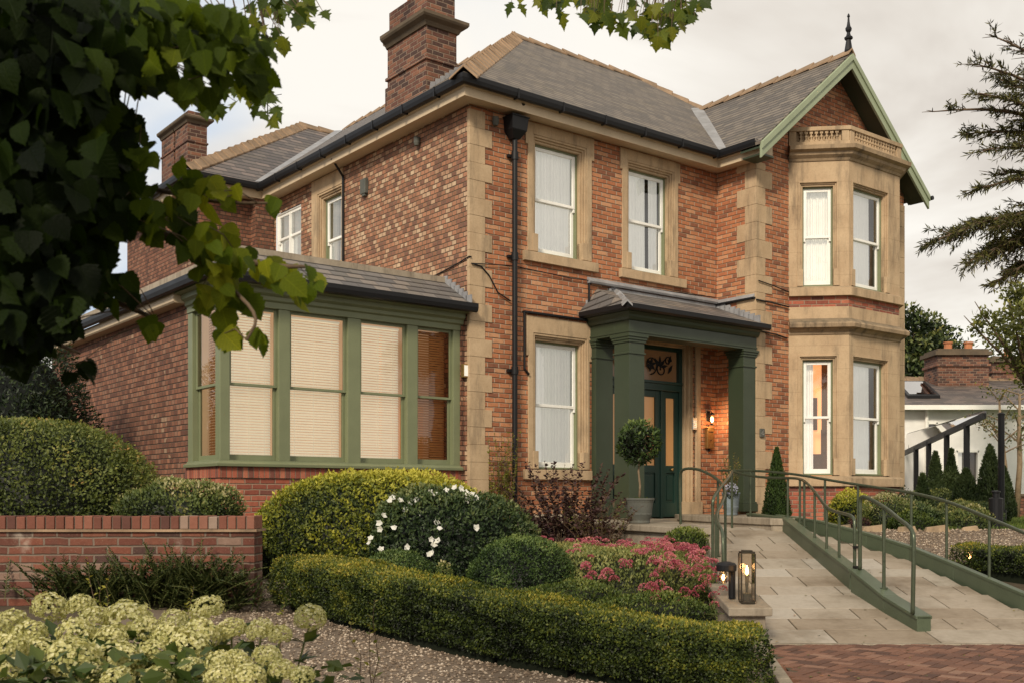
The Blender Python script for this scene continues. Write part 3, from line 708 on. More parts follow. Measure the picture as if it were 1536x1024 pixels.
mb = MB(); mb.lathe([(.07,0),(.075,.03),(.06,.12),(.045,.22),(.075,.24),(.08,.27),(.045,.30),(.03,.36),(.055,.40),(.06,.44),(.035,.48),(.022,.56),(.016,.64),(.028,.66),(.02,.69),(.004,.72)], (7.8,-1.26,9.78), 8)
hp('finial', mb, M['black'])
# --- main chimney
def chimney(a0, a1, b0, b1, z0, zc, ztop, pots, mat='brick_chim', sc=1.):
    m = MB(); m.box(a0, a1, b0, b1, z0, zc); m.box(a0-.03*sc, a1+.03*sc, b0-.03*sc, b1+.03*sc, zc-.55*sc, zc-.50*sc)
    m.box(a0-.03, a1+.03, b0-.03, b1+.03, z0, z0+.75*sc)
    m.box(a0+.02, a1-.02, b0+.02, b1-.02, zc+.2*sc, ztop)
    o = hp('chimney', m, M[mat], bevel=.006)
    c = MB(); c.sweep([(a0, b1), (a0, b0), (a1, b0), (a1, b1), (a0, b1)], [(-.05, zc-.01), (.03*sc, zc-.01), (.06*sc, zc+.05*sc), (.13*sc, zc+.09*sc), (.15*sc, zc+.12*sc), (.15*sc, zc+.17*sc), (.0, zc+.22*sc), (-.05, zc+.22*sc)])
    hp('chimney_cap', c, M['stone_dark'], o)
    for (pa, pb) in pots:
        p = MB(); p.lathe([(.11,0),(.12,.03),(.10,.06),(.095,.3),(.125,.33),(.125,.37),(.08,.37),(.08,.2)], (pa, pb, ztop), 14); hp('chimney_pot', p, M['terracotta'], o, smooth=False)
    return o
chimney(.03, .62, 1.21, 2.39, 7.60, 9.02, 9.62, [(.32, 1.55), (.32, 2.05)])
cc_ = chimney(-1.42, -1.02, 7.55, 8.22, 7.4, 8.92, 9.16, [], sc=.7); chimney(-1.42, -1.02, 8.30, 9.0, 7.4, 8.92, 9.16, [], sc=.7)
mb = MB()
for i in range(6):
    a = .06+i*.095; zz = E0+.736*(a+.42); mb.extr([(a, 1.17, zz-.05), (a+.12, 1.17, zz+.02), (a+.12, 1.17, zz+.14), (a+.03, 1.17, zz+.12)], (0, .03, 0))
hp('chimney_flashing', mb, M['lead'])
mb = MB(); mb.tube([(1.2,9.5,10.2),(1.2,9.5,10.85)], .012, 5); mb.tube([(1.2,9.5,10.6),(1.5,9.4,10.7)], .008, 5); hp('aerial', mb, M['black'])

# --- bay
BP = [(6.49,-.9),(7.24,-1.65),(8.87,-1.65),(9.62,-.9)]
def seg(i): 
    p, q = BP[i], BP[i+1]; return plane(p, (q[0]-p[0], q[1]-p[1])), math.hypot(q[0]-p[0], q[1]-p[1])
mb = MB(); mb.sweep(BP, [(-.05, HB), (0, HB), (0, 1.71), (-.05, 1.71)]); bay = hp('bay', mb, M['brick_base'])
mb = MB(); mb.sweep(BP, [(-.05, 4.93), (-.01, 4.93), (-.01, 5.13), (-.05, 5.13)]); hp('brick_band', mb, M['brick_base'], bay)
bay['label'] = 'two-storey canted stone bay with pierced parapet'
mb = MB()
mb.sweep(BP, [(-.2, 1.70), (.07, 1.70), (.07, 1.84), (.0, 1.885), (-.2, 1.885)])
mb.sweep(BP, [(-.2, 5.12), (.075, 5.12), (.075, 5.26), (.0, 5.30), (-.2, 5.30)])
mb.sweep(BP, [(-.2, 4.66), (.0, 4.66), (.0, 4.93), (-.2, 4.93)])
wins = [(0, .25, .79), (1, .17, 1.17), (2, .27, .81)]
for (i, q0, q1) in wins:
    xf, L = seg(i); mb.xf = xf
    for (z0, z1, h0, h1) in ((1.88, 4.45, 1.90, 3.99), (5.29, 7.58, 5.31, 7.12)):
        wall(mb, 0, L, z0, z1, [(q0-.088, q1+.088, h0-.02, h1+.088)], 0)
        m2 = mb; st = [(.03, .045), (.025, .02), (.03, -.012)]
        rings(m2, q0, q1, h0, h1, st)
        mb.box(q0-.105, q0, -.018, .2, h0, h0+.3); mb.box(q1, q1+.105, -.018, .2, h0, h0+.3)
    mb.xf = None
for p in BP[1:3]:      # slim corner shafts
    pass
hp('bay_stonework', mb, M['stone_joint'], bay)
mb = MB()
mb.sweep(BP, [(-.2, 4.43), (.02, 4.43), (.03, 4.47), (.09, 4.52), (.16, 4.54), (.17, 4.60), (.15, 4.63), (.0, 4.72), (-.2, 4.72)]); hp('bay_cornice', mb, M['cornice'], bay); mb = MB()
mb.sweep(BP, [(-.2, 7.56), (.02, 7.56), (.04, 7.60), (.10, 7.65), (.11, 7.70), (.19, 7.73), (.20, 7.80), (.04, 7.84), (-.2, 7.84)])
hp('bay_cornice', mb, M['cornice'], bay)
mb = MB()
mb.sweep(BP, [(-.10, 7.84), (.035, 7.84), (.035, 7.91), (-.10, 7.91)]); mb.sweep(BP, [(-.12, 8.10), (.05, 8.10), (.055, 8.17), (-.12, 8.18)])
mb.sweep(BP, [(-.09, 7.91), (-.05, 7.91), (-.05, 8.10), (-.09, 8.10)])
for i in range(3):
    xf, L = seg(i); mb.xf = xf
    for (q0, q1) in ((0, .13), (L-.13, L)): mb.box(q0, q1, -.03, .08, 7.91, 8.10)
    n = int((L-.3)/.085)
    for k in range(n):
        s_ = .17+(L-.34)*(k+.5)/n
        mb.box(s_-.012, s_+.012, -.022, .06, 7.91, 8.10); mb.box(s_-.03, s_+.03, -.026, .05, 8.05, 8.10); mb.box(s_-.028, s_+.028, -.024, .05, 7.91, 7.945)
        mb.box(s_-.022, s_+.022, -.028, .045, 7.985, 8.02)
    mb.xf = None
hp('parapet', mb, M['stone'], bay, bevel=.004)
mb = MB(); mb.prism([(6.5,-.9),(7.26,-1.6),(8.85,-1.6),(9.6,-.9)], 7.80, 7.86); hp('bay_lead_flat', mb, M['lead'], bay)
for (i, q0, q1) in wins:
    xf, L = seg(i)
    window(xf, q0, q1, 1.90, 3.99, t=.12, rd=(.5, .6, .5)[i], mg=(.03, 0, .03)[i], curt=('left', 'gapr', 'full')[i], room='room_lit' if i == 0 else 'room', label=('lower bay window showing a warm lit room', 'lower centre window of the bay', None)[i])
    window(xf, q0, q1, 5.31, 7.12, t=.12, rd=(.5, .6, .5)[i], mg=(.03, 0, .03)[i], curt=('full', 'gapr', 'full')[i], label=('upper narrow window on the cant of the bay', 'upper centre window of the bay', None)[i])
# furniture silhouettes inside the lit bay room
mb = MB(seg(0)[0]); 
mb.box(.45, .75, .5, .58, 1.88, 2.30); mb.box(.50, .60, .58, .60, 2.75, 3.35); mb.tube([(.66,.5,1.9),(.66,.5,2.75)], .010, 6)
hp('room_furniture', mb, M['room'], bay)
# --- cables and drip mouldings
mb = MB()
def cable(pts, r=.012): mb.tube(pts, r, 6)
cable([(.02,-.03,5.0),(.2,-.03,4.98),(.35,-.03,4.86),(.52,-.03,4.62),(.76,-.03,4.52)], .011)
cable([(.02,-.03,5.0),(.8,-.03,5.07),(2.0,-.03,5.03),(3.1,-.03,5.06),(5.5,-.03,5.12)], .008)
mb.box(1.02, 2.36, -.06, .0, 4.37, 4.40); cable([(1.03,-.04,4.38),(1.03,-.04,3.5),(1.12,-.04,3.42)], .02)
cable([(2.38,-.05,4.38),(2.38,-.05,4.98),(2.46,-.05,5.03)], .02)
cable([(.02,-.025,5.1),(-.02,-.02,5.1),(-.02,.3,5.04),(-.02,.9,4.96)], .010)
mb.box(5.5, 5.56, -.9, 0, 4.98, 5.01)
cable([(5.54,-.935,4.96),(6.0,-.935,4.95),(6.45,-.935,4.93)], .014); cable([(5.6,-.935,5.3),(6.0,-.935,5.26),(6.45,-.935,5.2)], .01); cable([(5.6,-.93,4.42),(6.1,-.93,4.40),(6.4,-.93,4.36)], .014)
hp('wall_cables', mb, M['black'])
mb = MB(); mb.sweep([(2.38, 0), (5.56, 0)], [(-.02, 5.0), (.07, 5.0), (.085, 5.03), (.02, 5.10), (-.02, 5.10)])
mb.sweep([(5.57, 0), (5.57, -.88)], [(-.02, 4.98), (.05, 4.98), (.05, 5.02), (.01, 5.08), (-.02, 5.08)])
hp('drip_moulding', mb, M['lead'])
# --- downpipe
mb = MB()
mb.tube([(.80,-.09,1.0),(.80,-.09,7.05)], .042, 12)
for z in (1.3, 3.45, 5.2, 6.75): mb.tube([(.80,-.09,z-.06),(.80,-.09,z+.06)], .055, 12); mb.box(.70, .90, -.06, -.01, z-.02, z+.02)
mb.tube([(.80,-.09,7.3),(.80,-.16,7.42),(.80,-.3,7.5)], .035, 10)
dp = hp('drainpipe', mb, M['black'])
mb = MB(); c = [(.66,-.22,7.12),(.94,-.22,7.12),(.94,.0,7.12),(.66,.0,7.12),(.64,-.24,7.32),(.96,-.24,7.32),(.96,.0,7.32),(.64,.0,7.32)]
mb.hexa(c); mb.hexa([(.74,-.14,7.0),(.86,-.14,7.0),(.86,-.03,7.0),(.74,-.03,7.0)]+c[:4]); mb.box(.625, .975, -.255, .0, 7.315, 7.335)
hp('hopper_head', mb, M['black'], dp, bevel=.006)
mb = MB(); mb.tube([(-.03,3.80,4.8),(-.03,3.80,7.2),(-.15,3.75,7.3),(-.3,3.72,7.45)], .022, 8)
hp('side_pipe', mb, M['black'])

# --- porch
def pil(m, a0, a1, b0, b1, zb, zt):
    m.box(a0, a1, b0, b1, zb, zt)
    for (z0, z1, o) in ((zb, zb+.14, .03), (zb+.14, zb+.17, .018), (zt-.30, zt-.27, .018), (zt-.12, zt-.08, .02), (zt-.08, zt-.04, .035), (zt-.04, zt, .05)):
        m.box(a0-o, a1+o, b0-o, b1+o, z0+.001, z1-.001)
mb = MB()
mb.box(2.43, 5.55, -.93, -.60, 4.07, 4.29); mb.box(2.43, 2.75, -.60, -.01, 4.07, 4.29)
mb.sweep([(2.43, 0), (2.43, -.93), (5.56, -.93)], [(-.05, 4.29), (.03, 4.29), (.06, 4.33), (.07, 4.37), (.12, 4.40), (.12, 4.43), (-.05, 4.44)])
mb.sweep([(2.43, 0), (2.43, -.93), (5.56, -.93)], [(-.05, 4.10), (.012, 4.10), (.012, 4.125), (-.05, 4.125)])
mb.box(2.7, 5.56, -.65, -.02, 4.27, 4.32)
porch = hp('porch', mb, M['green_dk'], bevel=.004); porch['label'] = 'dark green timber porch with slate lean-to roof'
for (a0, a1, b0, b1, zb) in ((2.46, 2.80, -.90, -.56, 1.17), (2.46, 2.84, -.13, -.02, 1.17), (5.23, 5.555, -.90, -.56, 1.25), (5.0, 5.18, -.0, -.0, 0)):
    if zb == 0: continue
    mb = MB(); pil(mb, a0, a1, b0, b1, zb, 4.07); hp('column', mb, M['green_dk'], porch, bevel=.004)
mb = MB(); 
for p in ([(2.2,-1.12,4.50),(5.72,-1.12,4.50),(5.56,-.06,4.93),(2.98,-.06,4.93)], [(2.2,-1.12,4.50),(2.98,-.06,4.93),(2.6,0,4.93),(2.2,0,4.50)]): mb.extr(p, (0, 0, -.03))
hp('porch_roof', mb, M['slate2'], porch)
mb = MB(); 
for i in range(7):
    a = 2.35+i*.1; mb.box(a, a+.12, -.035, -.0, 4.5+i*.065, 4.72+i*.05)
ridge(mb, (2.2,-1.12,4.51), (2.98,-.06,4.95), w=.08, h=.03)
for i in range(9):
    b = -1.0+i*.11; mb.box(5.53, 5.568, b, b+.13, 4.5+i*.045, 4.68+i*.045)
mb.box(2.9, 5.5, -.035, 0, 4.90, 4.985)
hp('porch_flashing', mb, M['lead'], porch)
mb = MB(); mb.sweep([(2.43, 0), (2.43, -.93), (5.66, -.93)], [(.13, 4.46), (.14, 4.41), (.19, 4.40), (.235, 4.43), (.24, 4.50), (.225, 4.50), (.22, 4.45), (.15, 4.45), (.145, 4.50), (.13, 4.50)])
hp('porch_gutter', mb, M['black'], porch)
# door surround
mb = MB(XF); rings(mb, 3.02, 4.84, 1.10, 4.16, [(.05, .12), (.05, .06), (.05, .0), (.12, -.03)], back=.3)
mb.box(4.80, 5.13, -.06, .3, 1.10, 1.42); mb.box(2.84, 3.04, -.05, .3, 1.10, 1.42)
hp('door_surround', mb, M['stone'], bevel=.006)
mb = MB(XF); T = .2
mb.box(3.02, 3.10, T-.03, T+.1, 1.12, 4.16); mb.box(4.77, 4.84, T-.03, T+.1, 1.12, 4.16); mb.box(3.10, 4.77, T-.03, T+.1, 4.09, 4.16)
mb.box(3.10, 4.77, T-.05, T+.1, 3.38, 3.50); mb.box(3.06, 4.80, T-.08, T+.1, 3.50, 3.545); mb.box(3.45, 3.50, T-.02, T+.1, 1.12, 3.38); mb.box(4.30, 4.36, T-.02, T+.1, 1.12, 3.38)
fr = hp('door_frame', mb, M['green_door'], bevel=.004)
mb = MB(XF); mb.poly([(3.10,T+.05,3.54),(4.77,T+.05,3.54),(4.77,T+.05,4.10),(3.10,T+.05,4.10)]); hp('fanlight_glass', mb, M['fanlight'], fr)
mb = MB(XF)
def curl(cx, cz, r, turns, a0, th=.012, sx=1):
    pts = []; n = int(18*turns)
    for i in range(n+1):
        t = a0+2*PI*turns*i/n; rr = r*(1-.82*i/n); pts.append((cx+sx*rr*math.cos(t), T+.03, cz+rr*math.sin(t)))
    mb.tube(pts, th, 5)
def petal(cx, cz, ang, L, w):
    dx, dz = math.cos(ang), math.sin(ang)
    mb.extr([(cx,T+.02,cz),(cx+dx*L*.5-dz*w,T+.02,cz+dz*L*.5+dx*w),(cx+dx*L,T+.02,cz+dz*L),(cx+dx*L*.5+dz*w,T+.02,cz+dz*L*.5-dx*w)], (0,.012,0))
for (cx, sx) in ((3.93, -1), (3.93, 1)):
    curl(cx+sx*.17, 3.83, .17, 1.4, -PI/2, sx=sx); curl(cx+sx*.44, 3.76, .13, 1.3, PI/2, sx=sx); curl(cx+sx*.60, 3.92, .09, 1.2, 0, sx=sx)
    for k in range(6): petal(cx+sx*.17, 3.83, k*PI/3+.3, .13, .028)
    for k in range(4): petal(cx+sx*.40, 3.80, (PI-k*.7 if sx < 0 else k*.7)+.2, .2, .03)
    petal(cx+sx*.6, 3.70, PI/2+sx*-.6, .2, .035); petal(cx+sx*.62, 3.86, PI/2-sx*.3, .17, .03)
hp('fanlight_ironwork', mb, M['black'], fr)
def doorleaf(a0, a1, gl, gr, name='door', knobs=None):
    m = MB(XF); z0, z1 = 1.15, 3.375; t0, t1 = T, T+.05
    m.box(a0, gl, t0, t1, z0, z1); m.box(gr, a1, t0, t1, z0, z1); m.box(gl, gr, t0, t1, 3.26, z1); m.box(gl, gr, t0, t1, z0, 1.40); m.box(gl, gr, t0, t1, 1.93, 2.06)
    m.box(gl, gr, t0+.025, t1, 1.40, 1.93); m.box(gl+.04, gr-.04, t0+.01, t0+.03, 1.45, 1.88)
    d = hp(name, m, M['green_door'], bevel=.004)
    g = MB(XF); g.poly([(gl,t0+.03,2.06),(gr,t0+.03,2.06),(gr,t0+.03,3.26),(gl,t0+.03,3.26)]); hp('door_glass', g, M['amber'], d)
    if knobs:
        k = MB(XF); c = knobs; k.tube([(c[0],t0,c[1]),(c[0],t0-.03,c[1]),(c[0],t0-.045,c[1]),(c[0],t0-.06,c[1]),(c[0],t0-.068,c[1])], [.012,.012,.026,.024,.008], 10); hp('knob', k, M['brass'], d, smooth=True)
    return d
doorleaf(3.10, 3.45, 3.16, 3.39, 'side_door'); doorleaf(3.505, 4.30, 3.62, 4.18, 'door', (3.58, 1.98)); doorleaf(4.365, 4.765, 4.45, 4.67, 'side_door', (4.56, 1.99))
mb = MB(XF); mb.poly([(2.95,.32,1.0),(4.95,.32,1.0),(4.95,.32,4.3),(2.95,.32,4.3)]); hp('hall_interior', mb, M['room'])

# --- sunroom
CA, CB = -3.85, .15
XC = plane((CA, CB), (1, 0)); XCL = plane((CA, 8), (0, -1))       # s = 8-b on the return
mb = MB(XC); wall(mb, 0, 3.84, HB, 1.80); mb.xf = XCL; wall(mb, 8-1.25, 8-.15, HB, 1.80); mb.xf = None
sun = hp('sunroom', mb, M['brick_base']); sun['label'] = 'green framed corner sunroom with cream blinds'
mb = MB(XCL); wall(mb, 0, 8-1.2, HB, 4.2); mb.xf = XC; 
hp('sunroom_side_wall', mb, M['brick_dark'], sun)
mb = MB(); mb.box(-.07, .0, .12, .6, 1.2, 4.25); hp('sunroom_pier', mb, M['brick_dark'], sun)
mb = MB(); mb.sweep([(CA, 1.3), (CA, CB), (-.02, CB)], [(-.08, 1.755), (.022, 1.755), (.022, 1.90), (-.08, 1.90)]); hp('soldier_course', mb, M['soldier'], sun)
mb = MB(); mb.sweep([(CA, 1.24), (CA, CB), (-.05, CB)], [(-.12, 1.90), (.07, 1.90), (.075, 1.94), (.02, 1.965), (.02, 1.985), (-.12, 1.99)])
mb.sweep([(CA, 1.24), (CA, CB), (-.03, CB)], [(-.12, 4.0), (.02, 4.0), (.02, 4.08), (.05, 4.10), (.05, 4.15), (.10, 4.18), (.10, 4.24), (.2, 4.25), (.2, 4.31), (-.12, 4.31)])
mb.xf = XC
for (p0, p1) in ((0, .13), (.82, .985), (1.865, 2.07), (2.845, 3.025), (3.66, 3.79)): mb.box(p0, p1, -.005, .13, 1.985, 4.0)
for (p0, p1) in ((.0, .0),): pass
mb.xf = XCL; mb.box(8-1.24, 8-1.08, -.004, .13, 1.985, 4.0); mb.box(8-.30, 8-.152, -.004, .127, 1.985, 4.0)
hp('timber_frame', mb, M['green'], sun, bevel=.005)
def cwin(xf, s0, s1, blind='blind', bz=0, part=1., lab=None):
    z0, z1 = 1.99, 4.0; zm = 2.98; t = .045; r = .04
    m = MB(xf)
    for (c0, c1, tt, bt) in ((zm-.02, z1, t, .035), (z0, zm+.02, t+.04, .07)):
        m.box(s0, s0+r, tt, tt+.035, c0, c1); m.box(s1-r, s1, tt, tt+.035, c0, c1); m.box(s0+r, s1-r, tt+.002, tt+.033, c1-.04, c1); m.box(s0+r, s1-r, tt+.002, tt+.033, c0, c0+bt)
    w = hp('sunroom_window', m, M['green'], sun, bevel=.003)
    if lab: w['label'] = lab
    return w
def cglass(xf, s0, s1, w):
    m = MB(xf)
    for (c0, c1, tt) in ((3.0, 3.97, .06), (2.05, 2.97, .10)): m.poly([(s0+.03,tt,c0),(s1-.03,tt,c0),(s1-.03,tt,c1),(s0+.03,tt,c1)])
    o = hp('sunroom_glass', m, M['glass_cons'], sun)
def blind(xf, s0, s1, z0, z1, mat, tilt=58, pitch=.037, t=.2):
    m = MB(xf); w = .036; c, sn = math.cos(R(tilt))*w/2, math.sin(R(tilt))*w/2; z = z1
    while z > z0:
        jz = rq.uniform(-.0015, .0015)
        m.poly([(s0, t-c, z-sn+jz), (s1, t-c, z-sn+jz), (s1, t+c, z+sn), (s0, t+c, z+sn)]); z -= pitch
    for f in (.15, .5, .85): m.box(s0+(s1-s0)*f-.003, s0+(s1-s0)*f+.003, t-.022, t-.02, z0, z1)
    m.box(s0, s1, t-.02, t+.02, z1, z1+.03)
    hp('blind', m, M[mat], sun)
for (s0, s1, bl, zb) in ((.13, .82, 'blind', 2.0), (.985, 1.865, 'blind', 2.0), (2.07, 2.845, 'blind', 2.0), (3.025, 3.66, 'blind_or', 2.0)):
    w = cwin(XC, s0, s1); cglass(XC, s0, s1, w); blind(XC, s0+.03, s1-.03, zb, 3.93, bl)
w = cwin(XCL, 8-1.08, 8-.30); cglass(XCL, 8-1.08, 8-.30, w)
blind(XCL, 8-.98, 8-.75, 2.0, 3.93, 'blind_or')
mb = MB(); mb.poly([(CA+.5,.95,1.9),(-.1,.95,1.9),(-.1,.95,4.1),(CA+.5,.95,4.1)]); mb.poly([(CA+.05,CB+.3,1.9),(-.1,CB+.3,1.9),(-.1,.95,1.9),(CA+.05,.95,1.9)]); mb.poly([(CA+.1,1.1,1.9),(CA+.9,1.6,1.9),(CA+.9,1.6,4.1),(CA+.1,1.1,4.1)]); mb.poly([(CA+.1,CB+.1,4.05),(-.05,CB+.1,4.05),(-.05,1.6,4.05),(CA+.1,1.6,4.05)])
hp('sunroom_interior', mb, M['room_sun'], sun)
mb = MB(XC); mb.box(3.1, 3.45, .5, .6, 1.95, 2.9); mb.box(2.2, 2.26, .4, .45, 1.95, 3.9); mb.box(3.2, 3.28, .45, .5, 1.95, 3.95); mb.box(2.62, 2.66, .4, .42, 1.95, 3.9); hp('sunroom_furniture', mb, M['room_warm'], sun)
roofm = MB()
zt = 4.84; 
for p in ([(CA-.27,CB-.27,4.36),(.0,CB-.27,4.36),(.0,.66,zt),(CA+.5,.66,zt)], [(CA-.27,CB-.27,4.36),(CA+.5,.66,zt),(CA+.5,8,zt),(CA-.27,8,4.36)]): roofm.extr(p, (0,0,-.03))
hp('sunroom_roof', roofm, M['slate2'], sun)
mb = MB(); mb.box(CA+.45, -.002, .62, 6.86, zt-.01, zt+.045); mb.box(CA+.45, -1.48, 6.86, 8, zt-.01, zt+.045); mb.sweep([(CA+.5, 8), (CA+.5, .66), (0, .66)], [(-.05, zt-.02), (.06, zt-.04), (.06, zt+.05), (-.05, zt+.06)])
hp('sunroom_roof_capping', mb, M['stone_grey'], sun)
mb = MB()
for i in range(7):
    b = -.08+i*.105; mb.box(-.03, -.004, b, b+.13, 4.36+i*.066, 4.52+i*.064)
hp('sunroom_flashing', mb, M['lead'], sun)
g2 = [(t_-.33+.21, z_-7.5+4.25) for (t_, z_) in gut]
mb = MB(); mb.sweep([(CA, 8), (CA, CB), (.05, CB)], g2); hp('sunroom_gutter', mb, M['black'], sun)
mb = MB(); mb.sweep([(CA, 8), (CA, 1.25)], [(-.05, 4.14), (.0, 4.14), (.18, 4.14), (.2, 4.16), (.2, 4.27), (-.05, 4.28)]); hp('sunroom_fascia', mb, M['fascia'], sun)

# --- fixtures on the house walls (things of their own)
def wall_thing(name, a, b, z, label, cat, rz=0, group=None):
    p = HW(a, b, z); return empty(name, p, label, cat, group, HA+rz)
t = wall_thing('wall_lantern', 5.33, 0, 2.90, 'small lit black lantern on the brick wall right of the front door', 'lantern')
mb = MB(); mb.box(-.04, .04, -.02, 0, -.02, .16); mb.tube([(0,0,.12),(0,-.08,.15),(0,-.10,.10)], .01, 6); mb.build('bracket', M['black'], t, bevel=.003)
mb = MB(); mb.lathe([(.008,.13),(.05,.10),(.055,.09),(.05,.085)], (0,-.10,0), 8); mb.lathe([(.02,-.10),(.035,-.08),(.035,-.07)], (0,-.10,0), 8)
for k in range(6): mb.tube([(.048*math.cos(k*PI/3),-.10+.048*math.sin(k*PI/3),.09),(.033*math.cos(k*PI/3),-.10+.033*math.sin(k*PI/3),-.08)], .003, 4)
mb.build('cage', M['black'], t)
mb = MB(); mb.lathe([(.012,-.05),(.026,-.02),(.028,.01),(.016,.05)], (0,-.10,0), 10); mb.build('bulb', M['bulb'], t)
t = wall_thing('letter_box', 5.33, 0, 2.38, 'narrow aged brass post box below the lit wall lantern', 'letter box')
mb = MB(); mb.box(-.09, .09, -.07, 0, 0, .36); mb.box(-.10, .10, -.08, 0, .36, .38); mb.build('body', M['brass'], t, bevel=.006)
mb = MB(); mb.box(-.06, .06, -.074, -.069, .29, .31); mb.tube([(.0,-.07,.15),(0,-.085,.15)], .01, 8); mb.tube([(0,-.03,0),(0,-.03,-.05)], .02, 8); mb.build('slot', M['black'], t)
t = wall_thing('entry_keypad', 4.93, -.02, 2.70, 'silver entry keypad on the stone door jamb', 'keypad')
mb = MB(); mb.box(-.055, .055, -.03, 0, 0, .22); mb.build('body', M['steel'], t, bevel=.006)
mb = MB()
for i in range(3):
    for j in range(4): mb.box(-.038+i*.028, -.018+i*.028, -.036, -.028, .03+j*.038, .055+j*.038)
mb.build('buttons', M['white'], t)
t = wall_thing('door_bell', 5.70, -.915, 2.56, 'small dark square doorbell on the stone quoin right of the porch', 'doorbell')
mb = MB(); mb.box(-.06, .06, -.03, 0, 0, .15); mb.build('body', M['pot_grey'], t, bevel=.008)
mb = MB(); pts = [(.025*math.cos(k*PI/8), -.033, .06+.025*math.sin(k*PI/8)) for k in range(17)]; mb.tube(pts, .005, 5); mb.tube([(-.012,-.033,.09),(.012,-.033,.115),(.02,-.033,.11)], .005, 5); mb.build('ring', M['steel'], t)
for (a, b, z, rz, lb) in ((.45, 0, 7.22, 0, 'small dark round lamp under the front eave beside the corner stones'), (0, 1.35, 7.18, -PI/2, 'small dark round lamp under the side eave near the corner')):
    t = wall_thing('eave_lamp', a, b, z, lb, 'outdoor lamp', rz, 'round lamps under the eaves')
    mb = MB(); mb.tube([(0,0,0),(0,-.05,0)], .02, 8); mb.tube([(0,-.06,.06),(0,-.06,-.03),(0,-.06,-.07)], [.05,.05,.035], 12); mb.build('lamp_body', M['pot_grey'], t)
t = wall_thing('alarm_box', 0, 3.05, 6.72, 'dark rectangular alarm box high on the side brick wall', 'alarm box', -PI/2)
mb = MB(); mb.box(-.09, .09, -.07, 0, 0, .26); mb.box(-.05, .05, -.06, 0, -.04, 0); mb.build('body', M['pot_grey'], t, bevel=.01)
t = wall_thing('wall_light', -.03, .11, 3.30, 'small brass box light between the sunroom window and the corner stones', 'wall light')
mb = MB(); mb.box(-.05, .05, -.08, 0, 0, .20); mb.build('body', M['brass'], t, bevel=.008)
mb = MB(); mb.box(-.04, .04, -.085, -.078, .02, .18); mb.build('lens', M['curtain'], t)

# ================================================================== GROUND AND PAVING
ax = np.concatenate([[-400, -150, -60, -25], np.arange(-14, 14.01, .25), [25, 60, 150, 400]])
ay = np.concatenate([[-60, -20, -6], np.arange(-2, 30.01, .25), [45, 80, 150, 400, 900]])
grid_sheet('ground', ax, ay, -.045, M['soil'])
grid_sheet('gravel_path', np.arange(-3.4, 2.01, .15), np.arange(3, 12.6, .15), -.02, M['gravel_base'])
grid_sheet('side_gravel', np.arange(4.4, 12.1, .2), np.arange(9.8, 15.6, .2), -.02, M['gravel_base'], mask=lambda x, y: (y > 13.2) | (x > 6.3))
grid_sheet('lawn', np.arange(5.4, 30, .4), np.arange(15.4, 29.9, .4), -.02, M['lawn_base'], mask=lambda x, y: x > .42*y-.6)
# grass blades on the near lawn
n = 26000; x = rng.uniform(6.2, 14, n); y = 15.4+rng.random(n)**1.6*12; k = x > .42*y-.3; x, y = x[k], y[k]; n = len(x)
P = np.stack([x, y, hgt(x, y)-.02], 1); D = rdir(n)*.35+np.array([0, 0, 1.])
leafmesh('grass', P, D, rdir(n), .05*(.5+rng.random(n)), .012, rng.random(n), M['grass'], kind='stuff')
# pebbles
def pebbles(name, x, y, r, dz=-.02):
    n = len(x); base = np.array([[1,0,0],[0,1,0],[-1,0,0],[0,-1,0],[0,0,.7],[0,0,-.7]]); fc = np.array([[0,1,4],[1,2,4],[2,3,4],[3,0,4],[1,0,5],[2,1,5],[3,2,5],[0,3,5]])
    a = rng.uniform(0, 6.3, n); s = r*(.55+.9*rng.random(n)); el = rng.uniform(.6, 1.3, (n, 6, 3))
    b_ = base[None]*el; c, si = np.cos(a)[:, None], np.sin(a)[:, None]
    X = (b_[..., 0]*c-b_[..., 1]*si)*s[:, None]+x[:, None]; Y = (b_[..., 0]*si+b_[..., 1]*c)*s[:, None]*.8+y[:, None]; Z = b_[..., 2]*s[:, None]+(hgt(x, y)+dz)[:, None]+.004
    v = np.stack([X, Y, Z], -1).reshape(-1, 3); f = (fc[None]+6*np.arange(n)[:, None, None]).reshape(-1, 3)
    me = bpy.data.meshes.new(name); me.from_pydata(v.tolist(), [], f.tolist()); me.update(); me.materials.append(M['gravel'])
    me.attributes.new('v', 'FLOAT', 'FACE').data.foreach_set('value', np.repeat(rng.random(n), 8).tolist())
    o = bpy.data.objects.new(name, me); COL.objects.link(o); o['kind'] = 'stuff'
n = 34000; y = 5.0+rng.random(n)**1.05*6.6; x = rng.uniform(-2.8, 1.7, n); pebbles('gravel', x, y, .0115)
n = 9000; y = rng.uniform(12.5, 15.4, n); x = rng.uniform(4.9, 9, n); k = (y > 13.2) | (x > 6.3); pebbles('far_gravel', x[k], y[k], .014)

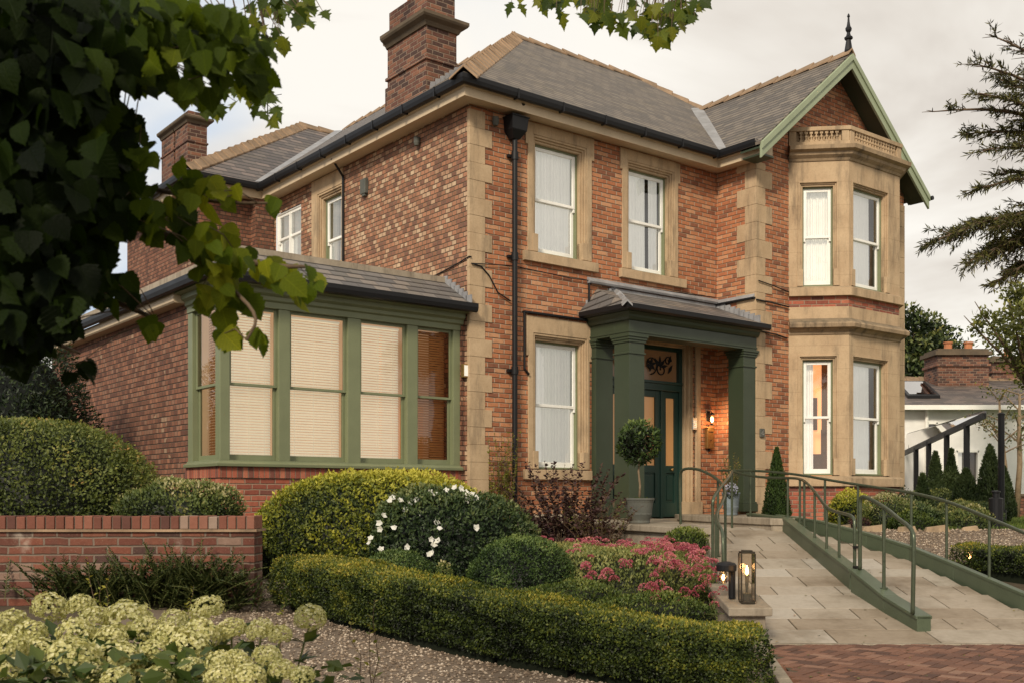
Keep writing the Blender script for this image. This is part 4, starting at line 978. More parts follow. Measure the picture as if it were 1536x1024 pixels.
def interp(tab, y): return float(np.interp(y, [t[0] for t in tab], [t[1] for t in tab]))
XL = [(9.7, 2.34), (11, 2.36), (15, 2.42), (19, 2.45)]
XRt = [(9.7, 5.75), (10.9, 5.22), (13.4, 4.90), (14.9, 4.28), (15.02, 3.72), (18.2, 2.95), (18.8, 2.9)]
m = MB(); y = 9.74; r5 = random.Random(5)
while y < 18.6:
    h = r5.choice([.30, .38, .46, .55]); h = min(h, 18.75-y)
    for (lo, hi) in ((XL, None), (None, XRt)):
        pass
    x = interp(XL, y)-.3*r5.random(); xe = interp(XRt, y+h*.5)
    first = True
    while x < xe:
        w_ = r5.uniform(.42, 1.0); x0 = max(x, interp(XL, y+h/2)); x1 = min(x+w_, xe)
        if x1-x0 > .05:
            g = .007; m.a = r5.random()
            za, zb = float(ramp_z(y)), float(ramp_z(y+h)); j = r5.uniform(-.0015, .0015)
            m.hexa([(x0+g,y+g,za-.04),(x1-g,y+g,za-.04),(x1-g,y+h-g,zb-.04),(x0+g,y+h-g,zb-.04),(x0+g,y+g,za+.012+j),(x1-g,y+g,za+.012+j),(x1-g,y+h-g,zb+.012+j),(x0+g,y+h-g,zb+.012+j)])
        x += w_
    y += h
o = m.build('paving', M['slab'], bevel=.005); o['kind'] = 'structure'
m = MB(); m.a = .3
ys = np.arange(9.72, 18.81, .3)
for i in range(len(ys)-1):
    a, b_ = ys[i], ys[i+1]; m.poly([(interp(XL,a),a,float(ramp_z(a))+.002),(interp(XRt,a),a,float(ramp_z(a))+.002),(interp(XRt,b_),b_,float(ramp_z(b_))+.002),(interp(XL,b_),b_,float(ramp_z(b_))+.002)])
o = m.build('paving_joints', M['joint']); o['kind'] = 'structure'
# herringbone drive
def clipped(x, y): return 5.4 < y < 9.68 and x > 2.06+(y-7.7)*.14 and x < 8
m = MB(); L, Wd = .205, .1; c45 = math.cos(R(50)); s45 = math.sin(R(50))
for i in range(-45, 46):
    for k in range(-24, 25):
        for kind in (0, 1):
            # herringbone cell: L-shaped pair, step W
            ox = i*Wd+k*2*Wd*2/2*1.0; 
            bx, by = (i+k*4*.5)*Wd*1.0, (i-k*4*.5)*Wd
            if kind == 0: x0, x1, y0, y1 = bx, bx+2*Wd, by, by+Wd
            else: x0, x1, y0, y1 = bx+2*Wd, bx+3*Wd, by-Wd, by+Wd      # upright brick fills the step
            cx, cy = (x0+x1)/2, (y0+y1)/2; X = cx*c45-cy*s45+4.3; Y = cx*s45+cy*c45+7.4
            if not clipped(X, Y): continue
            g = .005; m.a = r5.random(); zt = .15+r5.uniform(-.002, .002)
            cs = [(x0+g,y0+g),(x1-g,y0+g),(x1-g,y1-g),(x0+g,y1-g)]; cs = [(a*c45-b_*s45+4.3, a*s45+b_*c45+7.4) for a, b_ in cs]
            m.hexa([(a, b_, .10) for a, b_ in cs]+[(a, b_, zt+.008) for a, b_ in cs])
o = m.build('brick_drive', M['paver'], bevel=.003); o['kind'] = 'structure'
m = MB(); m.poly([(1.7,3.5,.149),(9,3.5,.149),(9,9.73,.149),(2.30,9.73,.149)]); o = m.build('drive_bed', M['joint']); o['kind'] = 'structure'
m = MB(); 
y = 4.6
while y < 9.6:
    a0, a1 = 2.03+(y-7.7)*.14, 2.03+(y+.44-7.7)*.14; m.a = r5.random(); m.hexa([(a0-.1,y,.05),(a0,y,.05),(a1,y+.44,.05),(a1-.1,y+.44,.05),(a0-.1,y,.175),(a0,y,.175),(a1,y+.44,.175),(a1-.1,y+.44,.175)]); y += .45
o = m.build('drive_kerb', M['stone_grey'], bevel=.006); o['kind'] = 'structure'
m = MB()
for xx in np.arange(2.3, 7, .9): m.box(xx+.003, xx+.897, 9.66, 9.735, .08, .162)
o = m.build('paving_edge', M['stone_grey'], bevel=.004); o['kind'] = 'structure'

n = 260; x = rng.uniform(2.1, 5.6, n); y = 5.8+rng.random(n)*9; k = (rng.random(n) < np.where(np.abs(x-3.85) < .25, 1, .35)) | (y < 9.6); x, y = x[k], y[k]; n = len(x)
leafmesh('fallen_leaves', np.stack([x, y, np.where(y < 9.7, .162, ramp_z(y)+.02)], 1), np.stack([rng.normal(size=n), rng.normal(size=n), .08*rng.random(n)], 1), np.array([0, 0, 1.])+rdir(n)*.25, .035*(.5+rng.random(n)), .022, rng.random(n), M['climber'], kind='stuff')
# --- stone platform and ledge at the door
m = MB(); pl = [(2.92,18.9),(2.95,18.1),(3.30,16.5),(3.69,15.06),(3.98,14.98),(4.6,16.6),(4.5,18.9)]
m.prism(pl[::-1], .6, 1.10); m.prism([(p[0]-(.02 if i < 5 else 0), p[1]-.02) for i, p in enumerate(pl)][::-1], 1.10, 1.20)
t = empty('stone_platform', (3.6, 16.5, .6), 'low stone step and platform curving right of the green front door', 'step')
m.v = [(a-3.6, b_-16.5, c-.6) for a, b_, c in m.v]; m.build('step_block', M['stone_grey'], t, bevel=.012)
m = MB(); lg = [(1.42,14.35),(2.16,12.45),(2.33,12.40),(2.40,15.0),(2.44,18.7),(1.2,18.2),(.9,15.6)]
m.prism([(x*.985+.03, y) for x, y in lg], .3, 1.06); m.prism([(1.38,14.30),(2.13,12.38),(2.36,12.36),(2.42,15.0),(2.46,18.7),(1.2,18.2),(.85,15.55)], 1.06, 1.14)
m.v = [(a-1.8, b_-15, c-.3) for a, b_, c in m.v]
t = empty('stone_ledge', (1.8, 15, .3), 'raised stone ledge with pale coping under the potted standard tree', 'ledge'); m.build('coping', M['stone_grey'], t, bevel=.01)
m = MB(XF); m.box(2.97, 4.88, -.02, .3, 1.0, 1.125); m.box(2.9, 4.95, -.25, -.02, .95, 1.075); hp('doorstep', m, M['stone_grey'], bevel=.008)

# --- ramp kerbs (green plinths) with handrails
def kerb(m, pts, w, h):
    n = len(pts)
    L = []
    for i, p in enumerate(pts):
        a = Vector(pts[max(0, i-1)][:2]); b_ = Vector(pts[min(n-1, i+1)][:2]); d = (b_-a).normalized(); s = Vector((d.y, -d.x))*w/2
        hh = h[i] if isinstance(h, list) else h; z = float(ramp_z(p[1])); q = Vector(p[:2]); L.append((q-s, q+s, z-.12, z+hh))
    for i in range(n-1):
        a, b_ = L[i], L[i+1]
        m.hexa([(*a[0],a[2]),(*a[1],a[2]),(*b_[1],b_[2]),(*b_[0],b_[2]),(*a[0],a[3]),(*a[1],a[3]),(*b_[1],b_[3]),(*b_[0],b_[3])])
        e = .012; m.hexa([(*(a[0]-(a[1]-a[0])*e*8),a[3]-.03),(*(a[1]+(a[1]-a[0])*e*8),a[3]-.03),(*(b_[1]+(b_[1]-b_[0])*e*8),b_[3]-.03),(*(b_[0]-(b_[1]-b_[0])*e*8),b_[3]-.03),(*(a[0]-(a[1]-a[0])*e*8),a[3]+.004),(*(a[1]+(a[1]-a[0])*e*8),a[3]+.004),(*(b_[1]+(b_[1]-b_[0])*e*8),b_[3]+.004),(*(b_[0]-(b_[1]-b_[0])*e*8),b_[3]+.004)])
def smooth_path(pts, it=2):
    pts = [Vector(p) for p in pts]
    for _ in range(it):
        q = [pts[0]]
        for i in range(len(pts)-1): q += [pts[i]*.75+pts[i+1]*.25, pts[i]*.25+pts[i+1]*.75]
        q.append(pts[-1]); pts = q
    return pts
def handrail(label, rail, posts, r=.019, extra=()):
    base = Vector(rail[0]); base.z = float(hgt(base.x, base.y))
    t = empty('handrail', base, label, 'handrail', 'green handrails along the ramp')
    m = MB(lambda x, y, z: (x-base.x, y-base.y, z-base.z)); m.tube(smooth_path(rail), r, 10); m.build('rail', M['rail'], t, smooth=True)
    for (p, zb) in posts:
        m = MB(lambda x, y, z: (x-base.x, y-base.y, z-base.z)); m.tube([(p[0], p[1], zb), (p[0], p[1], p[2])], r*.9, 8); m.tube([(p[0], p[1], zb), (p[0], p[1], zb+.012)], r*2, 8)
        m.build('post', M['rail'], t, smooth=False)
    for (p, q) in extra:
        m = MB(lambda x, y, z: (x-base.x, y-base.y, z-base.z)); m.bar(p, q, .03, .03); m.build('clamp', M['black'], t)
    return t
m = MB(); cp = [(3.74,16.6),(3.90,15.0),(3.86,13.4),(3.80,11.72)]; kerb(m, cp, .12, [.20,.21,.21,.24])
o = m.build('ramp_kerb', M['plinth'], bevel=.006); tag(o, 'dark green kerb box dividing the ramps, upper length nearest the porch', 'kerb', 'green kerb boxes of the ramp')
m = MB(); kerb(m, [(3.79,11.64),(3.86,10.8),(3.94,10.12)], .14, [.26,.18,.16])
o = m.build('ramp_kerb', M['plinth'], bevel=.006); tag(o, 'dark green kerb box between the ramps, lower length ending in a square block on the slabs', 'kerb', 'green kerb boxes of the ramp')
m = MB(); kerb(m, [(3.95,15.75),(4.33,14.9),(4.72,14.0),(4.97,13.2),(5.12,12.2),(5.27,10.9),(5.62,9.75)], .07, .19)
o = m.build('ramp_kerb', M['plinth'], bevel=.006); tag(o, 'long dark green kerb along the right-hand outer edge of the ramp', 'kerb', 'green kerb boxes of the ramp')
m = MB(); m.box(2.08, 2.24, 10.72, 10.9, .2, .51); o = m.build('ramp_kerb', M['plinth'], bevel=.006); tag(o, 'short green kerb block beside the lanterns at the foot of the left rail', 'kerb', 'green kerb boxes of the ramp')
A = at
def top(p, z): return (p, z)
rz_ = lambda y, d=0: float(ramp_z(y))+d
# left rail
r0 = [A(1021,788,14.3),A(1020,735,14.3),A(1020,712,14.3),A(1024,702,14.2),A(1046,702,13.9),A(1068,712,13.5),A(1082,723,13.1),A(1088,737,12.7),A(1084,752,12.2),A(1074,770,11.6),A(1076,782,11.2),A(1084,796,10.9),A(1085,815,10.82),A(1085,890,10.82)]
pp = [(A(1069,757,12.1), .45), (A(1088,735,12.7), .55), (A(1074,771,11.6), .4), (A(1077,718,13.4), .75)]
handrail('twisting green handrail on the left edge of the paved way down from the door', r0, pp)
r1 = [A(1069,757,12.1),A(1070,746,12.1),A(1077,735,12.4),A(1086,724,13.0),A(1095,712,14.0),A(1098,706,15.4)]
handrail('short looping green handrail joining behind the twisting left rail', r1, [(A(1098,708,15.4), 1.0)])
r2 = [A(1098,706,16.6),A(1118,712,16.2),A(1151,716,15.7),A(1192,716,15.0),A(1206,719,14.4),A(1222,736,13.6),A(1239,760,12.9),A(1250,766,12.6),A(1273,771,11.95),A(1281,776,11.8),A(1282,786,11.76),A(1282,858,11.76)]
def onrail(rail, u):
    best = None
    for i in range(len(rail)-1):
        a, b_ = rail[i], rail[i+1]; ua = U0+F_*a[0]/a[1]; ub = U0+F_*b_[0]/b_[1]
        if min(ua, ub) <= u <= max(ua, ub) and abs(ub-ua) > .5: best = Vector(a).lerp(Vector(b_), (u-ua)/(ub-ua))
    return best
handrail('green handrail above the upper kerb between the two ramps', r2, [(onrail(r2, u), rz_(onrail(r2, u).y, .2)) for u in (1182, 1200, 1206.5, 1222, 1240, 1259)])
r3 = [A(1290,853,11.6),A(1290,760,11.6),A(1290,748,11.6),A(1294,743,11.55),A(1310,750,11.3),A(1330,762,10.95),A(1350,779,10.55),A(1363,788,10.3),A(1370,798,10.18),A(1371,812,10.16),A(1369,920,10.16)]
handrail('green handrail on the lower kerb in the middle of the slabs', r3, [(onrail(r3, 1326), rz_(11, .2))], r=.021, extra=[(A(1281,820,11.76), A(1291,820,11.6)), (A(1281,850,11.76), A(1291,850,11.6))])
r4 = [A(1077,705,17),A(1134,705,16.3),A(1192,710,15.6),A(1253,721,14.8),A(1320,731,13.9),A(1368,738,13.2),A(1422,751,12.5),A(1483,776,11.6),A(1536,798,10.9),A(1620,838,9.8)]
handrail('long green handrail sweeping along the right-hand outer kerb', r4, [(onrail(r4, u), rz_(onrail(r4, u).y, .15)) for u in (1126, 1238, 1288, 1367, 1420, 1484)])

# --- low stone wall with lanterns
t = empty('stone_pier_wall', (2.16, 10.2, .1), 'low stone wall with flat coping carrying two lanterns', 'low wall')
m = MB(lambda x, y, z: (x-2.16, y-10.2, z-.1)); m.hexa([(2.0,9.64,.1),(2.31,9.64,.1),(2.31,10.7,.1),(2.0,10.7,.1),(2.0,9.64,.42),(2.31,9.64,.42),(2.31,10.7,.55),(2.0,10.7,.55)]); m.build('wall_body', M['stone_grey'], t, bevel=.008)
m = MB(lambda x, y, z: (x-2.16, y-10.2, z-.1)); m.hexa([(1.96,9.58,.42),(2.36,9.58,.42),(2.36,10.72,.55),(1.96,10.72,.55),(1.96,9.58,.50),(2.36,9.58,.50),(2.36,10.72,.63),(1.96,10.72,.63)]); m.build('coping', M['stone_grey'], t, bevel=.012)
def lantern(loc, w, h, label):
    t = empty('lantern', loc, label, 'lantern')
    m = MB(); k = w/2
    m.box(-k, k, -k, k, 0, .02); m.box(-k, k, -k, k, h-.03, h-.012); m.box(-k*.7, k*.7, -k*.7, k*.7, h-.012, h)
    for sx in (-1, 1):
        for sy in (-1, 1): m.box(sx*k-.006, sx*k+.006, sy*k-.006, sy*k+.006, .02, h-.03)
    m.build('frame', M['steel_dk'], t, bevel=.002)
    m = MB(); kk = k-.003
    for a, b_ in (((-kk,-kk),(kk,-kk)),((kk,-kk),(kk,kk)),((kk,kk),(-kk,kk)),((-kk,kk),(-kk,-kk))): m.poly([(*a,.02),(*b_,.02),(*b_,h-.03),(*a,h-.03)])
    m.build('glass', M['lampglass'], t)
    m = MB(); m.lathe([(.04,.02),(.04,.09),(.012,.10),(.018,.2),(.018,.26)], (0,0,0), 10); m.build('candle', M['pot_grey'], t)
    m = MB(); m.lathe([(.006,.26),(.016,.28),(.013,.31),(.003,.35)], (0,0,0), 8); m.build('flame', M['bulb'], t)
    return t
M['steel_dk'] = metal_mat('dark_bronze', (.06,.05,.035), .4, .6)
lantern((2.17, 9.78, .522), .125, .49, 'tall square glass lantern with a lit candle on the stone coping')
def bollard_light(loc, s, label):
    t = empty('bollard_light', loc, label, 'garden light', 'black hooded garden lights')
    m = MB(); m.tube([(.055*s,0,0),(.055*s,0,.30*s)], .035*s, 12); m.build('post', M['black'], t)
    m = MB(); m.lathe([(.095,.27),(.1,.28),(.1,.33),(.085,.35),(.03,.365)], (0,0,0), 20); m.v = [(a*s, b_*s, c*s) for a, b_, c in m.v]; m.build('hood', M['black'], t)
    m = MB(); m.lathe([(.028,.15),(.04,.17),(.04,.25),(.03,.27)], (-.035,-.02,0), 12); m.v = [(a*s, b_*s, c*s) for a, b_, c in m.v]; m.build('glass', M['lampglass'], t)
    m = MB(); m.lathe([(.008,.18),(.018,.205),(.008,.24)], (-.035,-.02,0), 8); m.v = [(a*s, b_*s, c*s) for a, b_, c in m.v]; m.build('bulb', M['bulb'], t)
bollard_light((2.015, 9.95, .55), .95, 'lit black hooded light beside the glass lantern on the stone coping')
bollard_light((5.60, 12.9, .60), .85, 'lit black hooded light in the clipped shrubs right of the ramp')
for (loc, e) in (((2.17, 9.72, .85), 1.6), ((5.57, 12.8, .8), 1.2)): 
    ld = bpy.data.lights.new('lantern_glow', 'POINT'); ld.energy = e; ld.color = (1, .55, .22); ld.shadow_soft_size = .03; lo = bpy.data.objects.new('lantern_glow', ld); lo.location = loc; COL.objects.link(lo)
ld = bpy.data.lights.new('porch_glow', 'POINT'); ld.energy = 7; ld.color = (1, .55, .24); ld.shadow_soft_size = .04; lo = bpy.data.objects.new('porch_glow', ld); lo.location = HW(5.33, -.22, 2.84); COL.objects.link(lo)

# --- garden wall, bottom left
t = empty('garden_wall', (-4.4, 9.4, .3), 'low weathered red brick garden wall with a tile-and-brick coping, lower left', 'garden wall')
sh = lambda x, y, z: (x+4.4-4.4+4.4, y-9.4, z-.3)
m = MB(lambda x, y, z: (x+4.4, y-9.4, z-.3)); m.box(-9, -2.24, 9.2, 9.5, .3, 1.20); m.build('wall_body', M['brick_wall'], t)
m = MB(lambda x, y, z: (x+4.4, y-9.4, z-.3)); m.box(-9, -2.215, 9.175, 9.53, 1.20, 1.222); m.build('tile_course', M['ridge'], t)
m = MB(lambda x, y, z: (x+4.4, y-9.4, z-.3)); x = -9.
while x < -2.3:
    w_ = .078+r5.uniform(-.004, .005); m.a = r5.random(); j = r5.uniform(-.004, .004); m.box(x+.004, min(x+w_, -2.235)-.004, 9.195+j, 9.50, 1.224, 1.335+j); x += w_+.004
m.build('coping', M['paver2'], t, bevel=.006)
m = MB(lambda x, y, z: (x+4.4, y-9.4, z-.3)); m.box(-9, -2.245, 9.21, 9.49, 1.222, 1.327); m.build('mortar_bed', M['mortar'], t)
m = MB(); m.prism([(-9,9.49),(-2.35,9.49),(-3.0,11.9),(-9,11.9)], .3, 1.18); o = m.build('raised_bed_soil', M['soil']); o['kind'] = 'structure'
m = MB(); m.box(-2.9, -1.9, 11.6, 11.75, .3, .56); o = m.build('edging_stone', M['stone_grey'], bevel=.015); tag(o, 'pale stone edging block between garden wall and clipped hedge', 'edging')

# --- pots
def pot(name, loc, r, h, mat, label):
    t = empty(name, loc, label, 'plant pot')
    m = MB(); m.lathe([(r*.66,0),(r*.72,h*.03),(r*.70,h*.12),(r*.82,h*.3),(r*.86,h*.36),(r*.84,h*.40),(r*.92,h*.8),(r*.98,h*.9),(r*1.02,h*.93),(r*1.02,h),(r*.92,h),(r*.9,h*.9)], (0,0,0), 28); m.build('pot_body', M[mat], t, smooth=False)
    m = MB(); m.lathe([(r*.9,h*.9),(r*.9,h*.92)], (0,0,0), 20); m.build('soil', M['soil'], t); return t
pot('plant_pot', (1.756, 14.6, 1.14), .205, .35, 'pot_grey', 'large grey green pot of the standard bay tree on the ledge')
pot('plant_pot', (3.62, 17.5, 1.20), .15, .38, 'pot_blue', 'blue grey pot by the right porch column')

# ================================================================== BEYOND, TO THE RIGHT
t = empty('white_house', (14, 32, 1.0), 'low white painted house with a slate roof beyond the garden on the right', 'house')
wx = lambda x, y, z: (x-14, y-32, z-1)
XH = lambda s, q, z: (s-14, 30+q-32, z-1)
m = MB(XH); wall(m, 6, 24, .8, 4.02, [(12.58, 13.22, 1.85, 2.82), (11.75, 12.05, 3.35, 3.62)]); m.build('wall', M['white_wall'], t)
for (x0, x1, z0, z1, nm) in ((12.58, 13.22, 1.85, 2.82, 'window'), (11.75, 12.05, 3.35, 3.62, 'window')):
    m = MB(XH)
    for q in ((x0-.03, x0+.04, z0, z1), (x1-.04, x1+.03, z0, z1), (x0, x1, z1-.05, z1+.03), (x0-.05, x1+.05, z0-.05, z0+.04)): m.box(q[0], q[1], -.04, .1, q[2], q[3])
    if x1-x0 > .5: m.box(12.83, 12.87, -.02, .1, z0, z1)
    f = m.build('window', M['white'], t); m = MB(XH); m.poly([(x0,.06,z0),(x1,.06,z0),(x1,.06,z1),(x0,.06,z1)]); m.build('pane', M['glass'], f)
    m = MB(XH); m.poly([(x0-.1,.35,z0-.1),(x1+.1,.35,z0-.1),(x1+.1,.35,z1+.1),(x0-.1,.35,z1+.1)]); m.build('room_interior', M['room'], f)
    if x1-x0 > .5: m = MB(XH); m.poly([(x0,.12,z0),(x0+.22,.12,z0),(x0+.22,.12,z1),(x0,.12,z1)]); m.build('curtain', M['curtain'], f)
m = MB(wx); m.extr([(6,29.7,4.06),(24,29.7,4.06),(24,34.5,5.32),(6,34.5,5.32)], (0,0,-.08)); m.extr([(15.6,29.55,4.09),(24,29.4,4.09),(24,34.5,5.5),(17.2,34.5,5.42)], (0,0,-.05)); m.build('roof', M['slate3'], t)
m = MB(wx); m.box(6, 24, 29.6, 29.7, 3.95, 4.08); m.tube([(11.72,29.9,3.95),(11.72,29.93,3.6),(11.72,29.93,1)], .05, 8); m.tube([(11.1,30.2,4.25),(11.15,31.5,4.62),(11.0,34.3,5.33)][::-1], .05, 6); m.build('gutter', M['white'], t)
m = MB(wx); ridge(m, (6,34.5,5.36), (24,34.5,5.36), w=.2, h=.06); m.build('ridge_tiles', M['ridge'], t)
m = MB(wx)
def slope_z(y): return 4.06+(y-29.7)*.2625
m.hexa([(11.55,30.9,slope_z(30.9)+.01),(12.5,30.9,slope_z(30.9)+.01),(13.1,33.6,slope_z(33.6)+.01),(12.15,33.6,slope_z(33.6)+.01),(11.55,30.9,slope_z(30.9)+.1),(12.5,30.9,slope_z(30.9)+.1),(13.1,33.6,slope_z(33.6)+.1),(12.15,33.6,slope_z(33.6)+.1)])
sk = m.build('skylight', M['black'], t); m = MB(wx); m.poly([(11.66,31.05,slope_z(31.05)+.112),(12.44,31.05,slope_z(31.05)+.112),(12.97,33.45,slope_z(33.45)+.112),(12.2,33.45,slope_z(33.45)+.112)]); m.build('pane', M['glass'], sk)
for (x0, x1, y0, y1, z0, z1, pots) in ((13.35, 14.95, 33.2, 34.3, 4.8, 5.95, [13.9, 14.55]), (15.6, 17.2, 34.4, 35.2, 4.8, 5.88, [16.3, 16.9])):
    m = MB(wx); m.box(x0, x1, y0, y1, z0, z1); m.box(x0-.05, x1+.05, y0-.05, y1+.05, z1-.35, z1-.27); c = m.build('chimney', M['brick_chim'], t)
    m = MB(wx); m.box(x0-.1, x1+.1, y0-.1, y1+.1, z1, z1+.12); m.box(x0, x1, y0, y1, z1+.12, z1+.2); m.build('chimney_cap', M['stone_dark'], c)
    for q in pots: m = MB(wx); m.lathe([(.13,0),(.12,.2),(.15,.24),(.15,.28)], (q, (y0+y1)/2, z1+.2), 10); m.build('chimney_pot', M['terracotta'], c)
# glazed canopy
P0, P1, Q0, Q1 = A(1476,623,22), A(1350,682,29.6), A(1477,619,23.2), A(1350,656,31)
t = empty('glass_canopy', (P0.x, P0.y, 1.03), 'black framed glazed canopy sloping down in front of the white house', 'canopy')
o_ = Vector((P0.x, P0.y, 1.03))
tf = lambda x, y, z: (x-o_.x, y-o_.y, z-o_.z)
m = MB(tf); m.bar(P0, P1, .08, .12); m.bar(Q0, Q1, .08, .10); m.bar(P0, Q0, .08, .1)
for k in range(1, 8): m.bar(P0.lerp(P1, k/7), Q0.lerp(Q1, k/7), .05, .07)
m.bar(P0.lerp(Q0,.5), P1.lerp(Q1,.5), .04, .06); m.build('roof_frame', M['black'], t)
m = MB(tf); m.poly([P0+Vector((0,0,.06)), P1+Vector((0,0,.06)), Q1+Vector((0,0,.06)), Q0+Vector((0,0,.06))]); m.build('roof_glass', M['glass'], t)
for u in (1374, 1393, 1420, 1450):
    lo, hi = 0., 1.
    for _ in range(30):
        k = (lo+hi)/2; q = P0.lerp(P1, k)
        if U0+F_*q.x/q.y > u: lo = k
        else: hi = k
    m = MB(tf); m.box(q.x-.05, q.x+.05, q.y-.05, q.y+.05, 1.0, q.z); m.build('post', M['black'], t)
t = empty('bollard', (7.13, 15.6, 1.03), 'short black waste bin shaped bollard on the lawn edge', 'bollard')
m = MB(); m.lathe([(.10,0),(.10,.45),(.085,.46),(.05,.465),(.05,.53),(.065,.54),(.065,.56),(.02,.57)], (0,0,0), 18); m.build('body', M['black'], t)
t = empty('lamp_post', (8.55, 18.5, 1.03), 'slim black post standing on the lawn in front of the white house', 'post')
m = MB(); m.tube([(0,0,0),(0,0,1.9)], .055, 12); m.tube([(0,0,0),(0,0,.25)], .085, 12); m.lathe([(.06,1.9),(.065,1.92),(.03,1.95)], (0,0,0), 12); m.build('shaft', M['black'], t)
t = empty('low_wall', (14, 25, 1.0), 'dark low brick wall behind the black post at the right edge', 'low wall')
m = MB(); m.box(-2.4, 6, 0, .3, 0, .52); m.build('wall_body', M['brick_dark'], t); m = MB(); m.box(-2.45, 6, -.04, .34, .52, .58); m.build('coping', M['stone_dark'], t)

# ================================================================== PLANTING
def up(px, y): return px*y/F_
# golden privet dome, rose, box domes
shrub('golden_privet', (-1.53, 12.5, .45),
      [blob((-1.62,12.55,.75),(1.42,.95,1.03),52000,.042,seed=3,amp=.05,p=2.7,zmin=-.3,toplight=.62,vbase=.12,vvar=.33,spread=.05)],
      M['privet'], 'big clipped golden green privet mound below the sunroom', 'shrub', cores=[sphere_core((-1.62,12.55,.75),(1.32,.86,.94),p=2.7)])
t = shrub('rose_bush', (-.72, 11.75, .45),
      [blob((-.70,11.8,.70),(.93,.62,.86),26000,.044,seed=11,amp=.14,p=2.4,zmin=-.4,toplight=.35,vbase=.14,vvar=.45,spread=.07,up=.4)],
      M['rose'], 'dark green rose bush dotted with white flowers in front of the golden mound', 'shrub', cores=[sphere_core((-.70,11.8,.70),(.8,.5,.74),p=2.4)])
def flowers(parent, off, pts, r, mat, name, npet=5, nrm=None, sub=1):
    P = []; D = []; N = []; L = []; v = []
    for p in pts:
        n0 = Vector((rng.normal()*.5, -1, .55+rng.normal()*.3)).normalized() if nrm is None else Vector(nrm)
        x = n0.orthogonal().normalized(); y = n0.cross(x); a0 = rng.uniform(0, 6)
        for k in range(npet):
            a = a0+2*PI*k/npet; d = x*math.cos(a)+y*math.sin(a)+n0*.35
            P.append(Vector(p)-Vector(off)); D.append(d); N.append(n0); L.append(r*rng.uniform(.8, 1.2)); v.append(rng.random())
    leafmesh(name, np.array(P), np.array(D), np.array(N, float), np.array(L), np.array(L)*.95, np.array(v), mat, parent, fold=-.05)
cl = [(697,743),(706,741),(713,747),(699,750),(617,753),(624,749),(588,746),(601,749),(586,751),(653,741),(645,737),(693,732),(683,731),(611,764),(573,772),(571,784),(572,793),(590,791),(555,806),(553,813),(612,820),(646,808),(658,811),(652,816),(643,831),(648,829),(659,792),(715,791),(654,782),(573,823),(630,768),(668,735),(700,738)]
flowers(t, (-.72,11.75,.45), [A(u+rng.uniform(-2,2), v, 11.22+.35*max(0,(800-v)/60)) for (u, v) in cl], .042, M['petal_white'], 'blossom')
shrub('box_dome', (-1.16, 10.75, .45), [blob((-1.16,10.75,.48),(.50,.42,.48),15000,.026,seed=21,amp=.03,zmin=-.2,toplight=.3,vbase=.2,vvar=.45,spread=.04)], M['boxball'], 'low clipped box dome behind the left part of the hedge', 'shrub', cores=[sphere_core((-1.16,10.75,.48),(.46,.38,.44))])
shrub('box_ball', (.10, 10.4, .42), [blob((.10,10.4,.48),(.56,.5,.62),24000,.027,seed=22,amp=.025,p=2.3,zmin=-.5,toplight=.3,vbase=.18,vvar=.45,spread=.035)], M['boxball'], 'round dark green clipped box ball next to the pink flower bed', 'shrub', cores=[sphere_core((.10,10.4,.48),(.52,.46,.58),p=2.3)])
shrub('variegated_plant', (-.66, 10.25, .45), [blob((-.66,10.2,.62),(.10,.10,.26),900,.03,seed=23,amp=.2,toplight=.5,vbase=.4,vvar=.4)], M['mixed'], 'small cream leaved plant between box dome and box ball', 'plant')
